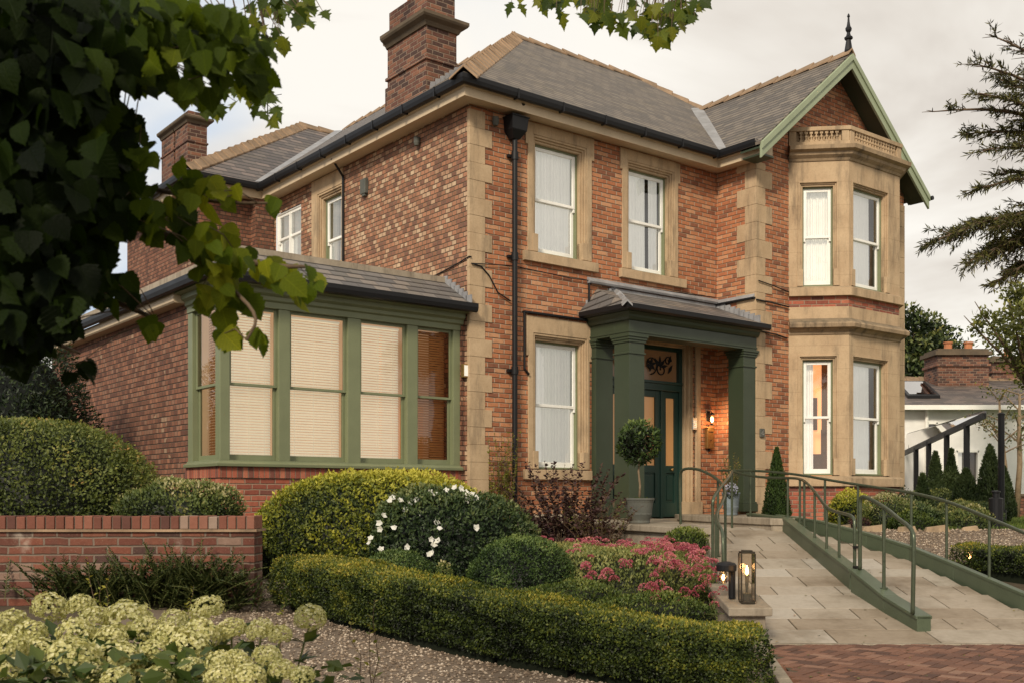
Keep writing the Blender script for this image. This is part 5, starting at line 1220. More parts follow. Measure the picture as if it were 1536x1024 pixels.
# long clipped hedge
hp_ = np.array([(-1.66,9.28,.94),(-1.2,8.88,.915),(-.65,8.45,.86),(0,8.02,.78),(.5,7.80,.70),(1.05,7.70,.61),(1.52,7.72,.545)])
def hedge(path, width, n, L, mat, parent, seed, basez=None):
    seg_ = np.linalg.norm(np.diff(path[:, :2], axis=0), axis=1); cum = np.concatenate([[0], np.cumsum(seg_)]); tot = cum[-1]
    s = rng.uniform(-width*.42, tot+width*.42, n); sc = np.clip(s, 0, tot)
    X = np.interp(sc, cum, path[:, 0]); Y = np.interp(sc, cum, path[:, 1]); T = np.interp(sc, cum, path[:, 2])
    k = np.clip(np.searchsorted(cum, sc)-1, 0, len(seg_)-1); vd = np.vstack([path[1:2, :2]-path[0:1, :2], path[2:, :2]-path[:-2, :2], path[-1:, :2]-path[-2:-1, :2]]); vd /= np.linalg.norm(vd, axis=1, keepdims=True)
    fr_ = ((sc-cum[k])/seg_[k])[:, None]; dx = vd[k]*(1-fr_)+vd[k+1]*fr_; dx /= np.linalg.norm(dx, axis=1, keepdims=True)
    th = rng.uniform(-.78, PI+.78, n); c, q = np.cos(th), np.sin(th); pw = 5.
    rr = (np.abs(c)**pw+np.abs(q)**pw)**(-1/pw); base = hgt(X, Y) if basez is None else basez
    h = T-base; zc = base+h*.5; sx = c*rr*width/2; sz = q*rr
    over = (s-sc)/(width*.5)               # rounded ends
    endf = np.sqrt(np.clip(1-np.abs(over)**4, 0, 1)); sx = sx*endf
    z = base+h*(.5+.5*np.where(sz > 0, sz, sz)) ; z = np.where(sz < 0, base+h*(.5+.5*sz), z)
    nn = np.stack([dx[:, 1]*c*-1, dx[:, 0]*c, np.clip(q, 0, 1)], 1)
    P = np.stack([X-dx[:, 1]*sx+dx[:, 0]*(s-sc), Y+dx[:, 0]*sx+dx[:, 1]*(s-sc), z], 1)
    # the normal sign follows the offset direction
    nn = np.stack([-dx[:, 1]*c, dx[:, 0]*c, np.maximum(q, 0)], 1)+np.stack([dx[:, 0]*over, dx[:, 1]*over, 0*over], 1)*.8
    lm = lump(P, 3.2, seed); P = P+nn*(lm[:, None]*.05+lump(P, 16, seed+3)[:, None]*.018-rng.exponential(.018, n)[:, None]+rng.normal(size=(n, 1))*.006)
    D = nn*.5+rdir(n)*.8+np.array([0, 0, .25]); N = nn+rdir(n)*.4
    l3 = lump(P, 38, seed+9)+.25*rng.normal(size=n); P = P+(nn*.5+np.array([0, 0, .6]))*(np.clip(l3-.6, 0, 1)*.06*rng.random(n))[:, None]
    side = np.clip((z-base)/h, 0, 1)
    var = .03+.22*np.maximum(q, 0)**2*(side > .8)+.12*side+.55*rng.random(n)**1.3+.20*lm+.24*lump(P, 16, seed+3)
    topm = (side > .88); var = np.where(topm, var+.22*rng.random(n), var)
    leafmesh('foliage', P-np.array(parent.location), D, N, L*(.7+.6*rng.random(n)), L*.6*(.7+.6*rng.random(n)), np.clip(var, .02, 1), mat, parent)
    m = MB(); w2 = width*.37; loc = parent.location
    for i in range(len(path)-1):
        a, b_ = path[i], path[i+1]; d = (b_[:2]-a[:2]); d = d/np.linalg.norm(d); o2 = np.array([-d[1], d[0]])*w2
        e0 = -d*.1 if i == 0 else 0; e1 = d*.1 if i == len(path)-2 else 0
        q4 = [a[:2]-o2+e0, b_[:2]-o2+e1, b_[:2]+o2+e1, a[:2]+o2+e0]
        zz = [a[2]-.05, b_[2]-.05, b_[2]-.05, a[2]-.05]
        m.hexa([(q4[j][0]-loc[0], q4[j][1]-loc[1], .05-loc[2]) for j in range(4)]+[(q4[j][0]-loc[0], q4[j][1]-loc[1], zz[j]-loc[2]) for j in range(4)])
    m.build('branches', M['core'], parent)  # added dark filler blocks that close the hedge inside, no real twigs
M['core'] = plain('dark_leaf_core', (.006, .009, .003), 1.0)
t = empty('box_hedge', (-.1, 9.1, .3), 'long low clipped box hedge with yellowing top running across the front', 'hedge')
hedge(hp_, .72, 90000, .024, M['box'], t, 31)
# pink and red flower bed
root = (1.1, 11.4, .4)
bd = blob((1.08,11.5,.55),(1.02,1.35,.42),26000,.034,seed=41,amp=.10,p=3.2,zmin=-.3,toplight=.45,vbase=.2,vvar=.45,spread=.05,up=.8)
t = shrub('pink_flower_bed', root, [bd], M['pinkbed'], 'bed of pink and red sedum-like flowers between box ball and ramp', 'flower bed', cores=[sphere_core((1.08,11.5,.5),(.94,1.26,.36),p=3.2)])
def heads(n, xr, yr, zf, r, npd, mat, parent, off, name, flat=.6):
    P = []; D = []; V = []; Ls = []
    for i in range(n):
        x, y = rng.uniform(*xr), rng.uniform(*yr); z = zf(x, y)+rng.normal()*.02; rr = r*rng.uniform(.6, 1.25); base = rng.random()*.55
        d = rdir(npd); d[:, 2] = np.abs(d[:, 2])*flat+.0; P.append(np.array([x, y, z])+d*rr-np.array(off)); D.append(d+rdir(npd)*.7); V.append(base+.45*rng.random(npd)); Ls.append(np.full(npd, .016))
    P, D, V, Ls = map(np.concatenate, (P, D, V, Ls)); leafmesh(name, P, D, rdir(len(P)), Ls, Ls*.9, V, mat, parent)
zt_ = lambda x, y: .99-.05*np.clip((11.2-y), 0, 1)**1-.35*np.clip(10.45-y, 0, 1)-.2*max(0, x-1.85)
heads(80, (.15,2.02), (10.25,12.7), zt_, .035, 60, M['petal_pink'], t, root, 'blossom')
heads(60, (1.25,2.08), (10.12,11.3), lambda x, y: zt_(x, y)-.02, .05, 90, M['petal_pink'], t, root, 'blossom')
heads(30, (1.15,2.05), (10.02,10.14), lambda x, y: rng.uniform(.45, .93), .05, 80, M['petal_pink'], t, root, 'blossom', flat=1)
heads(9, (.7,1.1), (10.08,10.2), lambda x, y: rng.uniform(.7, .85), .05, 110, M['petal_pink'], t, root, 'blossom', flat=1)
# feathery low plants between bed and hedge
def fronds(n, cfun, Lr, leafL, name, mat, parent, off, nl=14, lean=.6, vb=.3, lw=.3):
    P = []; D = []; N = []; V = []; Ls = []; m = MB()
    for i in range(n):
        c, d0 = cfun(i); c = np.array(c, float); d0 = np.array(d0, float); d0 /= np.linalg.norm(d0); L = rng.uniform(*Lr); pts = []
        for k in range(nl+1):
            f = k/nl; p = c+d0*L*f-np.array([0, 0, lean*L*f*f*.5]); pts.append(p-np.array(off))
            if k < 2: continue
            sd = np.cross(d0, [0, 0, 1]); sd /= np.linalg.norm(sd)+1e-6
            for s_ in (-1, 1):
                P.append(p-np.array(off)); D.append(sd*s_+d0*.7+rng.normal(size=3)*.25); N.append([0, 0, 1]+rng.normal(size=3)*.3); Ls.append(leafL*(1.15-f*.7)*rng.uniform(.8, 1.2)); V.append(vb+.5*f*rng.random()+.2*rng.random())
        m.tube(pts[::3], .003, 4, cap=False)
    Ls = np.array(Ls); leafmesh(name, np.array(P), np.array(D), np.array(N, float), Ls, Ls*lw, np.clip(np.array(V), 0, 1), mat, parent, extra=None)
    m.build('stems', M['stem'], parent)
for (cx, cy, cz, rx, ry, n, lb) in ((.55, 9.3, .70, .42, .25, 90, 'feathery green plant strip between hedge and box ball'), (1.2, 8.95, .62, .5, .3, 110, 'feathery green ground plants below the pink blossoms')):
    t = empty('feathery_plant', (cx, cy, .3), lb, 'plant')
    fronds(n, lambda i: ((cx+rng.uniform(-rx, rx), cy+rng.uniform(-ry, ry), cz-.12), (rng.normal()*.6, rng.normal()*.5-.2, 1.0)), (.16, .26), .035, 'foliage', M['fern'], t, (cx, cy, .3), vb=.45)
    B = blob((cx,cy,cz-.12),(rx+.08,ry+.05,.18),5000,.026,seed=44,amp=.15,toplight=.4,vbase=.3,up=.6); leafmesh('undergrowth', B[0]-np.array((cx,cy,.3)), B[1], B[2], B[3], B[4], B[5], M['fern'], t, (lambda c: ([(a-cx,b_-cy,q-.3) for a,b_,q in c[0]], c[1]))(sphere_core((cx,cy,cz-.16),(rx,ry,.15))))
shrub('small_green_shrub', (2.02, 12.35, .6), [blob((2.0,12.3,.95),(.26,.25,.20),3800,.03,seed=46,amp=.15,toplight=.5,vbase=.4,up=.9)], M['fern'], 'small fresh green shrub at the far corner of the pink bed by the rail', 'shrub', cores=[sphere_core((2.0,12.3,.9),(.22,.2,.16))])
# upright leafy plants
def stems_plant(name, base, n, H, spread, leafL, mat, label, cat='shrub', per=26, hvar=.35, curve=.3, vb=.1, asp=.5, stemr=.006, group=None, topflare=1.0):
    t = empty(name, base, label, cat, group); P = []; D = []; N = []; V = []; Ls = []; m = MB()
    for i in range(n):
        a = rng.uniform(0, 2*PI); r = math.sqrt(rng.random())*spread; h = H*(1-hvar*rng.random()); p0 = np.array([r*.5*math.cos(a), r*.5*math.sin(a), 0]); out_ = np.array([math.cos(a), math.sin(a), 0])*r*topflare
        pts = [p0+out_*(f**1.3)*1.0+np.array([0, 0, h*f])+np.array([rng.normal()*.01, rng.normal()*.01, 0]) for f in np.linspace(0, 1, 7)]
        m.tube(pts, [stemr*(1-.7*f) for f in np.linspace(0, 1, 7)], 5, cap=False)
        for k in range(per):
            f = .15+.85*rng.random(); i0 = min(5, int(f*6)); p = pts[i0]+(pts[i0+1]-pts[i0])*(f*6-i0); aa = rng.uniform(0, 2*PI)
            P.append(p); D.append([math.cos(aa), math.sin(aa), .5]); N.append([0, 0, 1]+rng.normal(size=3)*.5); Ls.append(leafL*rng.uniform(.6, 1.2)*(1.1-.4*f)); V.append(vb+.55*rng.random()+.25*f*rng.random())
    Ls = np.array(Ls); leafmesh('foliage', np.array(P), np.array(D), np.array(N, float), Ls, Ls*asp, np.clip(np.array(V), 0, 1), mat, t); m.build('stems', M['bark'], t); return t
stems_plant('purple_shrub', (.72, 14.2, .85), 60, 1.18, .64, .072, M['purple'], 'dark purple leaved shrub with upright twiggy stems below the ground floor window', per=60, hvar=.6, asp=.7)
stems_plant('green_purple_shrub', (1.15, 13.9, .8), 34, .75, .42, .058, M['purple'], 'lower bronze and lime leaved shrub beside the stone ledge', per=46, hvar=.5, vb=.35)
bp = HW(.50, -.16, .9); t = stems_plant('climber', (bp.x, bp.y, .9), 22, 1.6, .20, .055, M['weed'], 'thin climbing plant with yellowing leaves beside the drainpipe', 'climber', per=110, hvar=.4)
# standard bay tree in the pot
t = empty('bay_tree', (1.756, 14.6, 1.46), 'standard bay tree with a round clipped head in the grey pot', 'tree')
m = MB(); m.tube([(0,0,0),(.01,0,.2),(-.012,.0,.4),(.008,0,.62)], [.018,.015,.014,.013], 8)
for k in range(9):
    a = k*2.4; m.tube([(0.008,0,.52+.02*k*.5),(.12*math.cos(a),.12*math.sin(a),.66+.02*k)], [.008,.003], 5)
m.build('trunk', M['bark_lt'], t, smooth=True)
B = blob((0,0,.78),(.29,.29,.29),2600,.062,seed=51,amp=.10,toplight=.35,vbase=.2,vvar=.5,spread=.22,asp=.38,wild=.8); leafmesh('crown', B[0], B[1], B[2], B[3], B[4], B[5], M['boxball'], t)
P = rdir(60); P[:, 2] = 0; leafmesh('underplanting', P*.12*rng.random((60,1)), rdir(60)*.6+np.array([0,0,.6]), rdir(60), .05, .03, rng.random(60), M['fern'], t)
# plant in the blue pot
t = stems_plant('potted_shrub', (3.62, 17.5, 1.57), 16, .68, .20, .05, M['climber'], 'small leafy shrub growing in the blue grey pot', 'plant', per=26, vb=.25)
t = empty('blue_flowers', (3.60, 17.38, 1.57), 'pale blue flowers spilling over the front of the blue grey pot', 'flowers')
B = blob((0,0,.05),(.11,.09,.11),420,.024,seed=52,amp=.2,asp=.9); leafmesh('petals', B[0], B[1], B[2], B[3], B[4], B[5], M['petal_blue'], t); B = blob((0,0,.0),(.09,.07,.09),260,.03,seed=53); leafmesh('foliage', B[0], B[1], B[2], B[3], B[4], B[5], M['fern'], t)
# clipped cone by the wing corner
def cone_plant(name, base, h, r, n, L, mat, label, cat, group=None, seed=1, amp=.12, p=1.0):
    t = empty(name, base, label, cat, group); f = rng.random(n)**1.4; a = rng.uniform(0, 2*PI, n); rad = r*(1-f)**.8*np.where(f < .08, .75+f*3, 1)*(1-np.minimum(rng.exponential(.10, n), .6))
    q = np.stack([rad*np.cos(a), rad*np.sin(a), f*h*.98+.02], 1); lm = lump(q, 2.2/r*.6, seed); q[:, :2] *= (1+amp*lm)[:, None]
    nrm = np.stack([np.cos(a), np.sin(a), np.full(n, .35)], 1); D = nrm*.4+rdir(n)*.5+np.array([0, 0, .7]); v = np.clip(.12+.25*f+.45*rng.random(n)+.25*lm, 0, 1)
    c = MB(); c.lathe([(r*.6, .02), (r*.72, h*.12), (r*.38, h*.6), (.01, h*.93)], (0,0,0), 10)
    leafmesh('foliage', q, D, nrm+rdir(n)*.5, L*(.6+.8*rng.random(n)), L*.5, v, [mat, M['core']], t, extra=c); return t
cone_plant('topiary_cone', (4.30, 17.2, 1.08), 1.22, .25, 9000, .035, M['boxball'], 'dark green clipped cone against the wing wall right of the porch', 'topiary', amp=.05)
# bed under the bay and along the gravel
shrub('golden_shrub', (5.35, 16.7, 1.0), [blob((5.33,16.7,1.22),(.32,.3,.36),5200,.04,seed=61,amp=.18,toplight=.5,vbase=.3,up=.6)], M['privet'], 'yellow green shrub under the bay window', 'shrub', cores=[sphere_core((5.33,16.7,1.18),(.26,.24,.28))])
shrub('grey_shrub', (5.75, 16.1, 1.0), [blob((5.72,16.1,1.22),(.38,.3,.32),5200,.036,seed=62,amp=.2,toplight=.5,vbase=.35,up=.7,asp=.3)], M['mixed'], 'grey green feathery shrub under the right side of the bay', 'shrub', cores=[sphere_core((5.72,16.1,1.15),(.3,.24,.26))])
t = shrub('red_leaved_plant', (5.22, 15.95, .98), [blob((5.22,15.95,1.08),(.16,.14,.13),900,.03,seed=63,amp=.2)], M['purple'], 'small red leaved plant at the foot of the bay', 'plant')
for i, (x, y, rx, rz, n, mt, lb) in enumerate(((6.15,16.2,.48,.26,5000,'rose','low spreading shrub, nearest the bay, at the gravel edge'), (6.9,16.4,.5,.30,5200,'bgtree','low spreading shrub in front of the first small conifers'), (7.5,17.0,.42,.26,4200,'rose','low spreading shrub left of the tallest near conifer'), (6.55,18.2,.5,.45,4200,'yew','dark rounded shrub behind the low gravel-edge shrubs'), (7.6,19.2,.7,.55,5200,'bgtree','loose green shrub between the small conifers'), (7.15,20.5,.6,.9,4600,'conifer','taller loose shrub beside the corner of the bay'), (5.95, 15.65, .34, .16, 2600, 'fern', 'fresh green low plant over the first edging rocks'), (6.75, 15.7, .42, .2, 3200, 'mixed', 'pale variegated low plant over the last edging rocks'), (5.6, 17.3, .4, .42, 3600, 'rose', 'dark loose shrub directly under the right side of the bay window'))):
    shrub('low_shrub', (x, y, 1.0), [blob((x,y,1.02),(rx,.34,rz+.12),n,.038,seed=70+i,amp=.22,zmin=-.1,toplight=.45,vbase=.2,up=.5)], M[mt], lb, 'shrub', cores=[sphere_core((x,y,1.0),(rx*.85,.28,rz))])
# edging stones along the bed
xs_ = [(4.35,15.5),(4.75,15.35),(5.2,15.25),(5.65,15.2),(6.1,15.2),(6.6,15.3)]
for i, (x, y) in enumerate(xs_):
    k_ = rng.uniform(.8, 1.2); m = MB(); m.hexa([(-.17*k_,-.07,-.03),(.16*k_,-.09,-.03),(.18*k_,.08,-.03),(-.15*k_,.07,-.03),(-.13*k_,-.05,.07),(.12*k_,-.06,.09*k_),(.13*k_,.05,.08),(-.11*k_,.05,.06*k_)]); m.v = [(a+rng.normal()*.012, b_+rng.normal()*.01, c+rng.normal()*.01) for a, b_, c in m.v]
    o = m.build('edging_rock', M['cornice'], loc=(x, y, float(hgt(x, y))-.03), bevel=.01); tag(o, 'rough grey edging rock along the planting bed beside the gravel', 'rock', 'rough rocks edging the planting bed')
# small conifers
for i, (u, v, y, r, lb) in enumerate(((1403,678,19.5,.24,'small upright conifer nearest the bay, left of the others'), (1427,673,21.5,.26,'slim conifer behind, second from the left'), (1449,705,17.6,.36,'broad dark conifer closest to the gravel'), (1485,668,19.5,.36,'tall pointed conifer beside the black post'), (1384,712,18.6,.22,'short conifer half hidden by the low shrubs'), (1506,700,23,.3,'conifer behind the black post'))):
    x = (u-U0)/F_*y; z1 = EZ+(V0-v)/F_*y
    cone_plant('small_conifer', (x, y, 1.02), z1-1.02, r, 6500, .055, M['conifer'], lb, 'conifer', 'small conifers on the lawn', seed=80+i, amp=.25)
# clipped shrubs right of the ramp
t = empty('clipped_hedge', (6.4, 12.1, .5), 'clipped green hedge at the right edge beside the outer handrail', 'hedge')
hedge(np.array([(5.75,12.75,.92),(6.3,12.3,.93),(7.2,11.9,.93),(8.4,11.6,.93)]), .9, 26000, .028, M['box'], t, 90)
# left: shrubs behind the garden wall
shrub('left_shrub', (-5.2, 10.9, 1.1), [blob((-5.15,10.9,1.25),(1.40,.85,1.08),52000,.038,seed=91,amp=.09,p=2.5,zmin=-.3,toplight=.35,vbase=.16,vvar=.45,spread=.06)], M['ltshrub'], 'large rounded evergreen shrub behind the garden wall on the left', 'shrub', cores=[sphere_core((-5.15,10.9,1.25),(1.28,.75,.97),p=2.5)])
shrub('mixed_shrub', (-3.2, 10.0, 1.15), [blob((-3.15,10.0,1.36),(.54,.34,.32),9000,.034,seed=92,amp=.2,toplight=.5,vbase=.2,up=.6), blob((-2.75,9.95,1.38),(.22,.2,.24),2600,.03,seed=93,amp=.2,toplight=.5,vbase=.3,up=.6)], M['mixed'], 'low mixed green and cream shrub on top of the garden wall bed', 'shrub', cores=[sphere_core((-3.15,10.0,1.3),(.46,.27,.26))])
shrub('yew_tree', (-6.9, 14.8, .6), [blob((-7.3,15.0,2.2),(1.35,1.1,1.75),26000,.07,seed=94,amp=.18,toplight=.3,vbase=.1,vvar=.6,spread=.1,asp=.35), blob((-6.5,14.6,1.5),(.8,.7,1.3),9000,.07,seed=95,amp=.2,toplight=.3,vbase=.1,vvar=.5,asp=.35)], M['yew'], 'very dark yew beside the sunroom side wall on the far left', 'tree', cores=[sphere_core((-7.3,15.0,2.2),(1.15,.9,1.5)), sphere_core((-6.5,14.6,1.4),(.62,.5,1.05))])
# dark sprawling juniper in front of the garden wall
for (x, y, n, Ls_, lb, nm) in ((-2.75, 8.95, 330, (.22, .58), 'dark sprawling juniper against the right end of the garden wall', 'juniper'), (-3.5, 8.95, 170, (.2, .5), 'smaller dark juniper against the garden wall left of the other', 'juniper')):
    t = empty(nm, (x, y, .45), lb, 'shrub')
    fronds(n, lambda i: ((x+rng.normal()*.24, y+rng.normal()*.05, .5+.25*rng.random()), (rng.normal()*.75, rng.normal()*.3-.1, 1.0)), Ls_, .055, 'foliage', M['fern_dk'], t, (x, y, .45), nl=20, lean=.5, vb=.15, lw=.42)
# yellow green wild stems
for i, (x, y, h, s, lb) in enumerate(((-3.25, 8.5, .62, .12, 'yellow green leafy stems in front of the garden wall'), (-2.35, 7.6, .45, .06, 'thin yellow green stem rising above the hydrangeas'), (-.66, 5.0, .60, .07, 'small yellow green weed in the gravel at the bottom'), (-1.6, 7.3, .40, .04, 'slender pale weed in the gravel below the hedge end'))):
    stems_plant('wild_stem', (x, y, .43), 3 if s > .05 else 2, h, s, .05, M['weed'], lb, 'weed', per=16, vb=.3, stemr=.004)

# ================================================================== HYDRANGEAS IN THE FOREGROUND
def hydr_head(seed, r=1.):
    g = np.random.default_rng(seed); nf = 460; P = []; D = []; N = []; V = []
    d = g.normal(size=(nf, 3)); d /= np.linalg.norm(d, axis=1, keepdims=True); d = d[d[:, 2] > -.55]
    for q in d:
        q2 = q*np.array([1, 1, .85 if q[2] < 0 else 1.0]); c = q2*(1+g.normal()*.06); n0 = q+g.normal(size=3)*.25; n0 /= np.linalg.norm(n0)
        x = np.cross(n0, [0, 0, 1.]); x /= np.linalg.norm(x)+1e-6; y = np.cross(n0, x); a0 = g.uniform(0, 6); b0 = g.random()*.45+.2*max(q[2], 0)
        for k in range(4):
            a = a0+k*PI/2; P.append(c); D.append((x*math.cos(a)+y*math.sin(a))+n0*.3); N.append(n0); V.append(min(1, b0+.35*g.random()))
    P = np.array(P); L = .135*(.8+.4*g.random(len(P)))
    o = leafmesh('flower_head', P, np.array(D), np.array(N), L, L*.95, np.array(V), M['hydr']); me = o.data; bpy.data.objects.remove(o); return me
heads_me = [hydr_head(100+i) for i in range(6)]
HD = [(74,912,23),(122,910,19),(142,929,20),(17,936,22),(190,932,32),(115,953,26),(44,953,23),(108,993,37),(179,993,32),(261,932,19),(311,917,23),(301,953,25),(347,946,20),(257,958,24),(283,973,28),(230,983,23),(391,946,19),(420,953,16),(465,927,21),(355,992,18),(288,1003,18),(372,1017,23),(166,959,22),(220,943,19),(237,1021,22),(400,987,20),(454,1014,16),(423,1007,19),(176,1022,22),(332,997,21),(14,975,26),(-14,950,26),(60,975,20),(330,1018,20),(140,1012,20),(20,1010,24)]
bushes = [((-2.15, 4.1, .45), 'leafy hydrangea bush at the left edge with crowded lime white flower heads', lambda u: u < 155), ((-1.5, 4.0, .45), 'hydrangea bush in the middle of the row with large lime white heads', lambda u: 155 <= u < 320), ((-1.05, 4.2, .45), 'sparser hydrangea bush at the right end with small cream heads and one tall stem', lambda u: u >= 320)]
for (base, lb, sel) in bushes:
    t = empty('hydrangea_bush', base, lb, 'hydrangea', 'hydrangea bushes across the foreground'); off = np.array(base); ms = MB(); P = []; D = []; N = []; Ls = []; V = []; cx = []
    for i, (u, v, r) in enumerate(HD):
        if not sel(u): continue
        y = 4.75-(v-910)*.0105+rng.normal()*.08; c = A(u, v, y); rr = r*y/F_*1.08; cx.append(c)
        o = bpy.data.objects.new('flower_head', heads_me[i % 6]); COL.objects.link(o); o.parent = t; o.location = (c.x-off[0], c.y-off[1], c.z-off[2]); o.scale = (rr, rr, rr*.88); o.rotation_euler = (rng.normal()*.25, rng.normal()*.25, rng.uniform(0, 6))
        p0 = np.array([c.x*.6+base[0]*.4, c.y*.6+base[1]*.4, .45]); p1 = np.array(c)-np.array([0, 0, rr*.4]); mid = (p0+p1)/2+np.array([rng.normal()*.03, rng.normal()*.03, .05])
        pts = [p0*(1-f)**2+2*mid*f*(1-f)+p1*f*f-off for f in np.linspace(0, 1, 7)]; ms.tube(pts, .0045, 5, cap=False)
        for k in range(12 if r > 19 else 8):
            f = .35+.6*rng.random(); j = min(5, int(f*6)); p = pts[j]; a = rng.uniform(0, 6.3); P.append(p); D.append([math.cos(a), math.sin(a), .15+rng.normal()*.3]); N.append([0, 0, 1]+rng.normal(size=3)*.4); Ls.append(rng.uniform(.055, .10)); V.append(.2+.75*rng.random())
    xs = [c.x for c in cx]; ysx = [c.y for c in cx]; x0, x1, y0, y1 = min(xs)-.1, max(xs)+.05, min(ysx)-.25, max(ysx)+.12
    n = 900 if x1 < -.9 else 330
    for k in range(n):
        x, y = rng.uniform(x0, x1), rng.uniform(y0, y1); z = .5+.42*rng.random()**.6*(1 if x < -1.0 else .75); a = rng.uniform(0, 6.3)
        P.append(np.array([x, y, z])-off); D.append([math.cos(a), math.sin(a), .3+rng.normal()*.4]); N.append([0, 0, 1]+rng.normal(size=3)*.5); Ls.append(rng.uniform(.05, .095)); V.append(max(0, (z-.5)*.9)+.45*rng.random())
    Ls = np.array(Ls); leafmesh('foliage', np.array(P), np.array(D), np.array(N, float), Ls, Ls*.62, np.clip(np.array(V), 0, 1), M['hydr_leaf'], t); ms.build('stems', M['stem'], t)

# ================================================================== OVERHANGING LIME TREE
ROWS = {'lime': [(-.07,.20),(.0,.40),(.10,.50),(.20,.46),(.27,.53),(.38,.45),(.45,.50),(.56,.37),(.63,.40),(.74,.23),(.82,.18),(.90,.08),(1.,.0)],
        'maple': [(-.02,.10),(.06,.34),(.10,.22),(.20,.40),(.30,.62),(.36,.40),(.42,.26),(.50,.34),(.62,.44),(.68,.24),(.78,.20),(.84,.12),(1.06,.0)]}
def bigleaves(name, P, D, N, L, V, kind, mat, parent=None):
    rows = ROWS[kind]; K = len(rows); n = len(P); D = D/np.linalg.norm(D, axis=1, keepdims=True); S = np.cross(D, N); S /= np.linalg.norm(S, axis=1, keepdims=True)+1e-9; U = np.cross(S, D)
    curl = rng.uniform(-.05, .30, n)[:, None]; fold = rng.uniform(.05, .35, n)[:, None]; L = np.asarray(L)[:, None]; vs = []; jl = rng.uniform(.8, 1.15, (n, 1))
    for (y, w) in rows:
        mid = P+D*L*y-U*L*curl*y*y*.9; wv = w*jl*(1+rng.normal(size=(n, 1))*.05)
        vs += [mid-S*L*wv+U*L*fold*w, mid, mid+S*L*wv+U*L*fold*w]
    v = np.stack(vs, 1).reshape(-1, 3); q = []
    for k in range(K-1):
        b_ = 3*k; q += [[b_, b_+1, b_+4, b_+3], [b_+1, b_+2, b_+5, b_+4]]
    q = np.array(q); f = (q[None]+3*K*np.arange(n)[:, None, None]).reshape(-1, 4)
    me = bpy.data.meshes.new(name); me.from_pydata(v.tolist(), [], f.tolist()); me.update(); me.materials.append(mat)
    me.attributes.new('v', 'FLOAT', 'FACE').data.foreach_set('value', np.repeat(V, len(q)).tolist()); me.polygons.foreach_set('use_smooth', [True]*len(f))
    uvv = np.array([(sx*w, y) for (y, w) in rows for sx in (-1, 0, 1)]); lu = me.uv_layers.new(name='UVMap'); lu.data.foreach_set('uv', np.tile(uvv[q.reshape(-1)], (n, 1)).reshape(-1).astype(np.float32))
    o = bpy.data.objects.new(name, me); COL.objects.link(o)
    if parent: o.parent = parent
    return o
TB = (-3.9, 2.9, .45)
lime = empty('lime_tree', TB, 'overhanging lime tree with large heart-shaped leaves filling the upper left', 'tree'); toff = np.array(TB)
tl = lambda p: (p[0]-TB[0], p[1]-TB[1], p[2]-TB[2])
m = MB(lambda x, y, z: (x-TB[0], y-TB[1], z-TB[2])); m.tube([(-3.9,2.9,.4),(-3.85,2.9,1.2),(-3.95,2.95,2.4),(-3.85,3.0,3.6),(-3.8,3.0,5.2)], [.26,.20,.17,.14,.09], 14); m.build('trunk', M['bark'], lime, smooth=True)
def W3(u, v, y): return A(u, v, y)
BR = [[(-3.9,2.95,2.2), W3(-100,330,3.0), W3(90,300,3.0), W3(200,335,2.9), W3(300,375,2.8), W3(400,400,2.7), W3(465,400,2.65)],
      [(-3.9,2.95,2.7), W3(-100,130,3.2), W3(120,90,3.2), W3(240,50,3.1), W3(330,70,3.0), W3(395,110,2.9)],
      [(-3.9,2.95,2.0), W3(-60,420,3.1), W3(80,430,3.0), W3(170,450,2.9), W3(235,480,2.8)],
      [W3(90,300,3.0), W3(180,275,3.0), W3(260,290,2.9), W3(330,305,2.8), W3(400,305,2.7)],
      [W3(120,90,3.2), W3(160,160,3.0), W3(195,230,2.9), W3(205,300,2.8)],
      [(-3.9,2.95,3.3), W3(-50,-60,3.6), W3(200,-50,3.8), W3(400,-30,4.2), W3(470,0,4.4)],
      [W3(300,375,2.8), W3(345,430,2.7), W3(390,475,2.6), W3(370,510,2.6)],
      [(-3.9,2.95,1.8), W3(-80,520,3.2), W3(50,500,3.2), W3(120,530,3.1)],
      [W3(200,-50,3.8), W3(500,-110,4.4), W3(760,-70,4.9), W3(900,-35,5.0), W3(1030,-15,5.0)]]
for i, b_ in enumerate(BR):
    m = MB(lambda x, y, z: (x-TB[0], y-TB[1], z-TB[2])); r0 = (.028, .028, .028, .010, .010, .025, .007, .02, .022)[i]; sp_ = smooth_path(b_); m.tube(sp_, list(np.linspace(r0, .003, len(sp_))), 7); m.build('branch', M['bark'], lime, smooth=True)
# leaf clusters: (centre point, spread, count, depth spread)
CL = [(40,60,150,110,430,.8),(30,240,120,120,400,.8),(30,400,100,90,300,.7),(170,50,70,65,130,.6),(130,190,60,80,130,.5),(110,330,60,80,110,.5),(0,500,60,40,60,.6),(250,30,60,45,46,.3),(300,50,60,45,34,.3),(350,70,45,38,24,.2),(385,105,26,26,8,.1),(300,110,40,30,12,.2),(215,95,40,30,16,.2),(200,220,30,40,14,.2),(195,300,45,30,18,.2),(245,330,50,30,18,.2),(275,255,16,20,3,.1),(260,290,24,16,4,.1),(325,290,42,26,11,.15),(300,355,50,28,17,.2),(355,395,60,28,17,.15),(335,440,40,30,10,.12),(440,418,44,24,10,.12),(365,500,32,10,5,.1),(160,430,36,36,13,.25),(225,480,14,14,2,.1),(90,480,34,26,10,.25),(120,550,18,14,3,.1),(405,300,16,10,2,.08)]
bm = MB(lambda x, y, z: (x-TB[0], y-TB[1], z-TB[2]))
bpts = [p for b_ in BR[:8] for p in smooth_path(b_)]; bp_ = np.array([tuple(p) for p in bpts]); P = []; V = []; Ls = []
